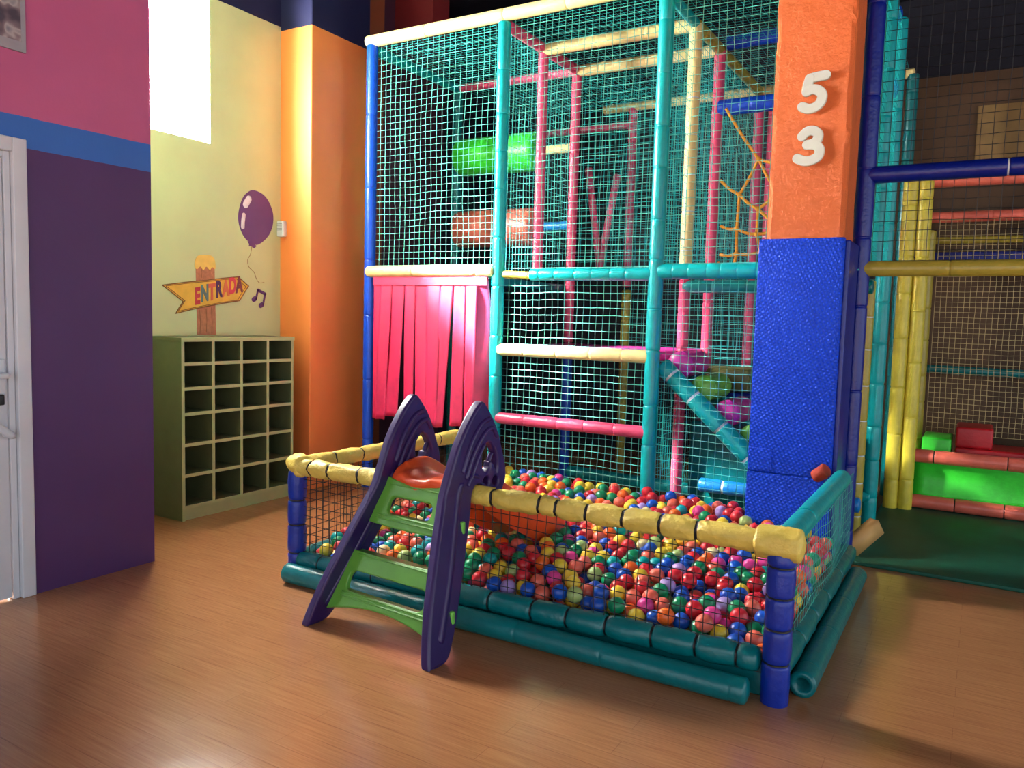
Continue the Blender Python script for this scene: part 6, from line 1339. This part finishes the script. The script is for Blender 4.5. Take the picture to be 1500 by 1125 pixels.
"red pit ball, green left, red right, lilac above, lilac below, near climbing frame",
"pink pit ball, green left, red right, green above, green below, behind front net",
"salmon pit ball, red left, orange right, green above, slide chute below, mid pit",
"salmon pit ball, yellow left, red right, salmon above, red below, mid pit",
"orange pit ball, red left, yellow right, yellow above, green below, behind front net",
"blue pit ball, yellow left, olive right, salmon above, green below, behind front net",
"red pit ball, red left, salmon right, blue column above, red below, mid pit",
"red pit ball, yellow left, slide ladder right, green above, slide ladder below, against front net",
"yellow pit ball, slide ladder left, green right, slide ladder above, pink below, behind front net",
"salmon pit ball, green left, orange right, green above, turquoise below, behind front net",
"yellow pit ball, orange left, green right, blue above, orange below, against front net",
"salmon pit ball, corner post left, salmon right, yellow rail above, orange below, mid pit",
"yellow pit ball, salmon left, red right, lilac above, salmon below, behind front net",
"blue pit ball, green left, blue right, yellow above, base rail below, against front net",
"red pit ball, lilac left, yellow right, slide chute above, blue below, mid pit",
"red pit ball, salmon left, red right, yellow rail above, cream below, mid pit",
"green pit ball, green left, blue right, pink above, blue below, behind front net",
"salmon pit ball, blue left, salmon right, salmon above, base rail below, against front net",
"green pit ball, turquoise left, turquoise right, slide chute above, salmon below, behind front net",
"yellow pit ball, slide ladder left, yellow right, yellow above, yellow below, near climbing frame",
"lilac pit ball, red left, green right, red above, yellow rail below, near climbing frame",
"green pit ball, salmon left, red right, slide ladder above, salmon below, behind front net",
"yellow pit ball, slide ladder left, yellow below, near climbing frame",
"green pit ball, slide ladder left, green right, blue above, yellow below, against front net",
"green pit ball, red left, cream right, cream above, salmon below, behind front net",
"orange pit ball, corner post left, red right, yellow above, green below, behind front net",
"turquoise pit ball, blue left, blue right, yellow above, base rail below, against front net",
"orange pit ball, lilac left, slide ladder right, lilac above, green below, against front net",
"yellow pit ball, red left, yellow right, yellow above, red below, near climbing frame",
"yellow pit ball, red left, yellow right, red above, green below, near climbing frame",
"pink pit ball, slide ladder left, slide ladder right, red above, yellow below, against front net",
"yellow pit ball, yellow left, salmon right, yellow rail above, salmon below, mid pit",
"red pit ball, red left, blue right, yellow below, near climbing frame",
"pink pit ball, yellow left, green right, yellow above, green below, behind front net",
"red pit ball, salmon left, pink right, pink above, base rail below, against front net",
"yellow pit ball, olive left, red right, green above, orange below, mid pit"
]

# ================================================================== BALL PIT
bp = thing('ball_pit', 'low netted ball pit enclosure with yellow front rail, blue corner posts and teal foam tubes', 'ball pit', (-1.8, 3.9, 0))
def bt(name, mats, label=None, **k):
    o = foam(k.pop('a'), k.pop('b'), k.pop('r'), **k).build(name, [M[x] for x in mats], bp)
    if label: o['label'] = label
    return o
YF, XL, XR = 2.965, -3.05, -.58
bt('corner_post', ['pitblue', 'tie'], 'blue segmented corner post', a=(XR, YF, 0), b=(XR, YF, .565), r=.05, joints=[.155, .285, .405, .52], dip=.13, tie=.004, bulge=.05, seed=1, wr=.05)
bt('corner_post', ['pitblue', 'tie'], 'blue segmented corner post', a=(XL, YF, 0), b=(XL, YF, .565), r=.046, joints=[.14, .29, .42], dip=.13, tie=.003, bulge=.06, seed=2, wr=.05)
xs = [-2.94, -2.81, -2.61, -2.35, -2.1, -1.829, -1.589, -1.506, -1.365, -1.202, -1.045, -.898]
bt('top_rail', ['crumple', 'tie'], 'crumpled yellow wrapped rail with black ties', a=(XL - .01, YF, .598), b=(-.62, YF, .603), r=.040, joints=[x - (XL - .01) for x in xs], dip=.14, tie=.0065, bulge=.14, wr=.2, seed=3, sides=24)
bt('rail_wrap', ['crumple', 'tie'], None, a=(-.665, YF, .604), b=(-.522, YF + .005, .602), r=.060, joints=[], wr=.2, seed=5, sides=26)
bt('rail_wrap', ['crumple', 'tie'], None, a=(XL - .045, YF + .035, .60), b=(XL + .045, YF - .01, .60), r=.056, joints=[], wr=.25, seed=6, sides=26)
bt('top_rail', ['crumple', 'tie'], 'yellow wrapped side rail', a=(XL, YF + .04, .60), b=(XL, 4.85, .585), r=.040, joints=[.22, .44, .66, .9, 1.2, 1.5], dip=.13, tie=.005, bulge=.12, wr=.16, seed=7, sides=22)
bt('top_rail', ['teal'], 'teal side rail', a=(XR + .005, YF + .05, .613), b=(XR - .005, 4.40, .613), r=.046, joints=[.35], seed=8, wr=.03)
bt('base_rail', ['darkteal', 'tie'], None, a=(XL + .04, YF, .10), b=(-.65, YF, .15), r=.045, joints=[.14, .5, .85, 1.18, 1.40, 1.57, 1.75, 1.95, 2.13, 2.29], dip=.2, tie=.005, bulge=.12, wr=.10, seed=9, sides=20)
bt('base_rail', ['darkteal', 'tie'], None, a=(XR, YF + .05, .12), b=(XR, 4.82, .12), r=.043, joints=[.3, .6, .9, 1.3], dip=.15, tie=.004, bulge=.1, wr=.08, seed=10)
bt('base_rail', ['darkteal', 'tie'], None, a=(XL, YF + .05, .10), b=(XL, 4.82, .12), r=.043, joints=[.3, .6, .9, 1.3], dip=.15, tie=.004, bulge=.1, wr=.08, seed=11)
bt('floor_tube', ['darkteal', 'whiteband'], 'bottle green foam tube along the floor', a=(XL + .02, 2.885, .05), b=(-.672, 2.885, .05), r=.05, joints=[.28, .9, 1.39, 1.79, 2.31], dip=.04, tie=.002, seed=12, wr=.02, sides=24)
bt('floor_tube', ['darkteal', 'whiteband'], 'hollow bottle green foam tube along the floor', a=(-.50, 3.06, .05), b=(-.505, 4.62, .05), r=.05, joints=[.12, .55, 1.0], dip=.04, tie=.002, seed=13, wr=.02, sides=24, hollow=True)
def pn(label, m, *a, **k):
    o = net(*a, **k).build('net', M[m], bp, flat=True); o['label'] = label
pn('black front net', 'netblack', (XL + .045, YF, .10), (1, 0, 0), (0, 0, 1), XR - XL - .095, .48, pitch=.047, r=.0021, wob=.007, seed=71, knots=True)
pn('black side net', 'netblack', (XL, YF + .05, .12), (0, 1, 0), (0, 0, 1), 1.84, .45, pitch=.047, r=.002, wob=.008, seed=72, knots=True)
pn('green side net', 'netgreen', (XR, YF + .05, .12), (0, 1, 0), (0, 0, 1), 1.80, .46, pitch=.048, r=.0015, wob=.012, seed=73, belly=.02)
g = G(); g.box((XL + .035, YF + .05, .0), (XR - .04, 4.86, .0005)); g.build('pit_mat', M['navyv'], bp)
g = G(); g.box((XL + .035, 2.988, .001), (XR - .03, 3.007, .125), 0, .004); g.box((-.604, 3.01, .001), (-.586, 4.84, .125), 0, .004); g.box((XL + .012, 3.01, .001), (XL + .028, 4.84, .1), 0, .004)
g.build('dark_gap_strip', M['darkteal'], bp)  # added dark strips standing in for the shaded gap under the rails

# ================================================================== TOY SLIDE
sl = thing('toy_slide', 'purple and green plastic toy slide with orange chute standing over the yellow pit rail', 'slide', (-2.163, 2.575, 0), rotz=math.radians(-5), local=True)
def hw(z): return .226 + .161 * max(0.0, (.62 - z) / .62)
front_edge = [(-.098, .02), (-.04, .2), (.065, .43), (.15, .60), (.20, .72), (.25, .835), (.315, .935), (.372, 1.0), (.415, 1.026), (.457, .992), (.518, .91), (.568, .80), (.60, .71), (.602, .645), (.575, .602), (.535, .584), (.495, .592), (.455, .622), (.415, .648), (.375, .648), (.345, .60), (.315, .53), (.245, .39), (.135, .18), (.055, .05), (.005, .004), (-.075, .0)]
sq = lambda v: .2 + (v - .2) * .82 if v > .2 else v
outl = [(p.x, p.y) for p in catmull([(a, b, 0) for a, b in front_edge], 4, True)]
cres = [(sq(p.x), p.y) for p in catmull([(.47, .735, 0), (.475, .80, 0), (.52, .835, 0), (.575, .80, 0), (.605, .735, 0), (.60, .69, 0), (.582, .72, 0), (.56, .742, 0), (.545, .742, 0), (.535, .715, 0), (.50, .70, 0)], 4, True)]
holes = [cres, circle(.452, .658, .022), circle(.522, .652, .022)]
for sgn in (-1, 1):
    fn = lambda a, b, c: (sgn * (hw(b) - .024 + c), a, b)
    g = plate(outl, holes, .048, .012, fn, res=3)
    ridge = [[(.33, .70), (.39, .80), (.47, .875), (.545, .90), (.59, .86)], [(.30, .73), (.36, .84), (.44, .92), (.52, .945)], [(.37, .69), (.42, .77), (.47, .825)], [(.345, .665), (.375, .70), (.43, .69)]]
    for side in (-1, 1):
        f2 = lambda a, b, c: (sgn * (hw(b) - .024 + side * (.0225 + c)), a, b)
        for k, rd in enumerate(ridge):
            stroke(g, [(sq(p.x), p.y) for p in catmull([(a, b, 0) for a, b in rd], 6)], .012 if k < 2 else .009, .013, .008, f2)
        stroke(g, [(p.x, p.y) for p in catmull([(.0, .10, 0), (.12, .33, 0), (.215, .54, 0), (.27, .66, 0)], 6)], .02, .008, .007, f2)
    stroke(g, [(sq(.56), .742), (sq(.58), .772)], .010, .02, .009, lambda a, b, c: (sgn * (hw(b) - .034 + c), a, b))
    g.build('side_panel', M['purplep'], sl)
def step(z0, z1, s0, s1, sx0, sx1, arch, dip=.004):
    wi = lambda z: hw(z) - .046
    top, bot = wi(z1), wi(z0)
    n = 14; o = []
    for k in range(n + 1):
        u = -1 + 2 * k / n; o.append((u * bot * .98, z0 + arch * (1 - u * u)))
    for k in range(n + 1):
        u = 1 - 2 * k / n; o.append((u * top * .99, z1 - dip * (1 - u * u)))
    fn = lambda a, b, c: (a, -.03 + .42 * b + c * .9, b - c * .4)
    g = plate(o, [rrect(sx0, s0, sx1, s1, min(.03, (s1 - s0) * .42))], .026, .006, fn)
    # tread shelf behind the slot, raised nosing ridges
    zt = s0 - .004; v = -.03 + .42 * zt; w = wi(zt) - .004
    g.box((-w, v, zt - .022), (w, v + .035, zt), 0, .004)
    w2 = wi(z1) - .004; g.box((-w2, -.03 + .42 * z1 - .005, z1 - dip - .02), (w2, -.03 + .42 * z1 + .04, z1 - dip), 0, .004)
    for zz in (s0 - .009, s0 - .024, z1 - dip - .01):
        stroke(g, [(-wi(zz) * .82, zz), (0, zz + .001), (wi(zz) * .82, zz)], .004, .004, .003, lambda a, b, c: (a, -.03 + .42 * b - .0125 - c, b + .006))
    return g.build('ladder_step', M['greenp'], sl)
step(.066, .325, .158, .243, -.235, .225, .045)
step(.452, .655, .500, .575, -.13, .13, -.006, .022)
for zt in (.155, .487):
    g = G(); g.box((hw(zt) - .03, -.004 + .49 * zt, zt - .03), (hw(zt) + .006, .02 + .49 * zt, zt + .03), 0, .008)
    o = g.build('step_peg', M['limev'], sl); o['label'] = 'green peg showing through the purple panel'
    g = G(); g.box((-hw(zt) - .006, -.004 + .49 * zt, zt - .03), (-hw(zt) + .03, .02 + .49 * zt, zt + .03), 0, .008)
    o = g.build('step_peg', M['limev'], sl); o['label'] = 'green peg showing through the purple panel'
g = G(); rr = []
path = catmull([(.222, .634, 0), (.216, .650, 0), (.226, .668, .003), (.26, .676, .02), (.33, .676, .038), (.42, .668, .055), (.52, .612, .085), (.75, .475, .09), (1.0, .355, .09), (1.15, .305, .085), (1.25, .29, .07)], 5)
for p in path:
    v, z, rim = p.x, p.y, p.z; W = .164
    sk = .034 if v < .46 else min(.105, .034 + (v - .46) * .9)
    if v > 1.1: sk -= (v - 1.1) * .12
    drop = min(1, max(0.0, (v - .20) / .06)); c = .03 * (1 - min(1, max(0, (v - .24) / .2)))
    prof = [(-W, -sk), (-W, rim * .5), (-W + .002, rim), (-W + .012, rim + .008), (-W + .025, rim), (-W + .04, rim * .45), (-W + .075, .012), (-.05, 0), (0, -.003), (.05, 0), (W - .075, .012), (W - .04, rim * .45), (W - .025, rim), (W - .012, rim + .008), (W - .002, rim), (W, rim * .5), (W, -sk), (W - .01, -sk), (W - .02, -.022), (0, -.024), (-W + .02, -.022), (-W + .01, -sk)]
    rr.append([(x, v + .03 * (x / W) ** 2 * (1 - drop * .4) * (1 if v < .3 else 0), z + dz) for x, dz in prof])
g.rings(rr, None, True, True); o = g.build('chute', M['orangep'], sl); o['label'] = 'orange moulded seat and chute'

# ================================================================== BALLS
PAL = [('red', rgb(206, 40, 52)), ('salmon', rgb(226, 104, 84)), ('orange', rgb(240, 104, 36)), ('yellow', rgb(238, 204, 62)), ('green', rgb(14, 138, 92)), ('turquoise', rgb(0, 164, 164)), ('blue', rgb(20, 84, 190)), ('pink', rgb(222, 66, 146)), ('lilac', rgb(168, 142, 206)), ('olive', rgb(164, 188, 112)), ('cream', rgb(238, 218, 156))]
BM = [plain(n + '_ball_plastic', c, .3, .5, .05, 6, 90, .04) for n, c in PAL]
q = np.array(BALL_POS, dtype=float).reshape(-1, 3) / 2000 + np.array([-3.2, 2.9, 0])
kc = BALL_COL
BR = .0368
def ball_mesh(sub, r):
    bm = bmesh.new(); bmesh.ops.create_icosphere(bm, subdivisions=sub, radius=r); bm.verts.index_update()
    vs = np.array([v.co[:] for v in bm.verts]); fs = [tuple(v.index for v in f.verts) for f in bm.faces]; bm.free(); return vs, fs
vs, fs = ball_mesh(3, BR); meshes = []
for (n_, c), m in zip(PAL, BM):
    g = G(); g.add(vs, fs); me = bpy.data.meshes.new('pit_ball'); me.from_pydata(g.v, [], g.f); me.materials.append(m)
    me.polygons.foreach_set('use_smooth', [True] * len(fs)); meshes.append(me)
for k, lab in enumerate(BALL_LABELS):
    o = bpy.data.objects.new('pit_ball', meshes[kc[k]]); o.location = q[k]; COL.objects.link(o)
    o.rotation_euler = (random.random() * 6, random.random() * 6, 0)
    tag(o, lab, 'ball', PAL[kc[k]][0] + ' balls in the ball pit')
g = G(); va, fa = ball_mesh(2, BR); vb, fb = ball_mesh(1, BR * .97)
for k in range(len(BALL_LABELS), len(q)):
    if k < BALL_NEAR + 500: g.add(va + q[k], fa, int(kc[k]))
    else: g.add(vb + q[k], fb, int(kc[k]))
o = g.build('pit_balls', BM); o['kind'] = 'stuff'; tag(o, 'mass of smaller-looking mixed plastic balls filling the rest of the ball pit', 'balls')

# ================================================================== LIGHT AND CAMERA
w = bpy.data.worlds.new('daylight'); SC.world = w; w.use_nodes = True
w.node_tree.nodes['Background'].inputs['Color'].default_value = (0.86, 0.92, 1.0, 1)
w.node_tree.nodes['Background'].inputs['Strength'].default_value = WORLD
sun = bpy.data.lights.new('sun', 'SUN'); sun.energy = SUN; sun.angle = math.radians(11); sun.color = (1, .96, .88)
so = bpy.data.objects.new('sun', sun); COL.objects.link(so); so.location = (-8, 0, 6)
so.rotation_euler = V(1.86, 1.42, -1.44).to_track_quat('-Z', 'Y').to_euler()

cam = bpy.data.cameras.new('camera'); co = bpy.data.objects.new('camera', cam); COL.objects.link(co); SC.camera = co
yaw, pitch, roll, fpx = -0.534227, 0.0825362, 0.0274379, 1158.29
fwd = V(math.sin(yaw), math.cos(yaw), 0); rt = V(math.cos(yaw), -math.sin(yaw), 0); up = V(0, 0, 1)
f2 = fwd * math.cos(pitch) - up * math.sin(pitch); u2 = up * math.cos(pitch) + fwd * math.sin(pitch)
r3 = rt * math.cos(roll) + u2 * math.sin(roll); u3 = u2 * math.cos(roll) - rt * math.sin(roll)
mat = Matrix(((r3.x, u3.x, -f2.x, 0), (r3.y, u3.y, -f2.y, 0), (r3.z, u3.z, -f2.z, 1.4), (0, 0, 0, 1)))
co.matrix_world = mat
cam.sensor_fit = 'HORIZONTAL'; cam.sensor_width = 36; cam.lens = fpx / 1500 * 36; cam.clip_start = .02
vs_ = SC.view_settings; vs_.view_transform = 'Standard'; vs_.look = 'None'; vs_.exposure = EXPO; vs_.gamma = 1; vs_.use_curve_mapping = False
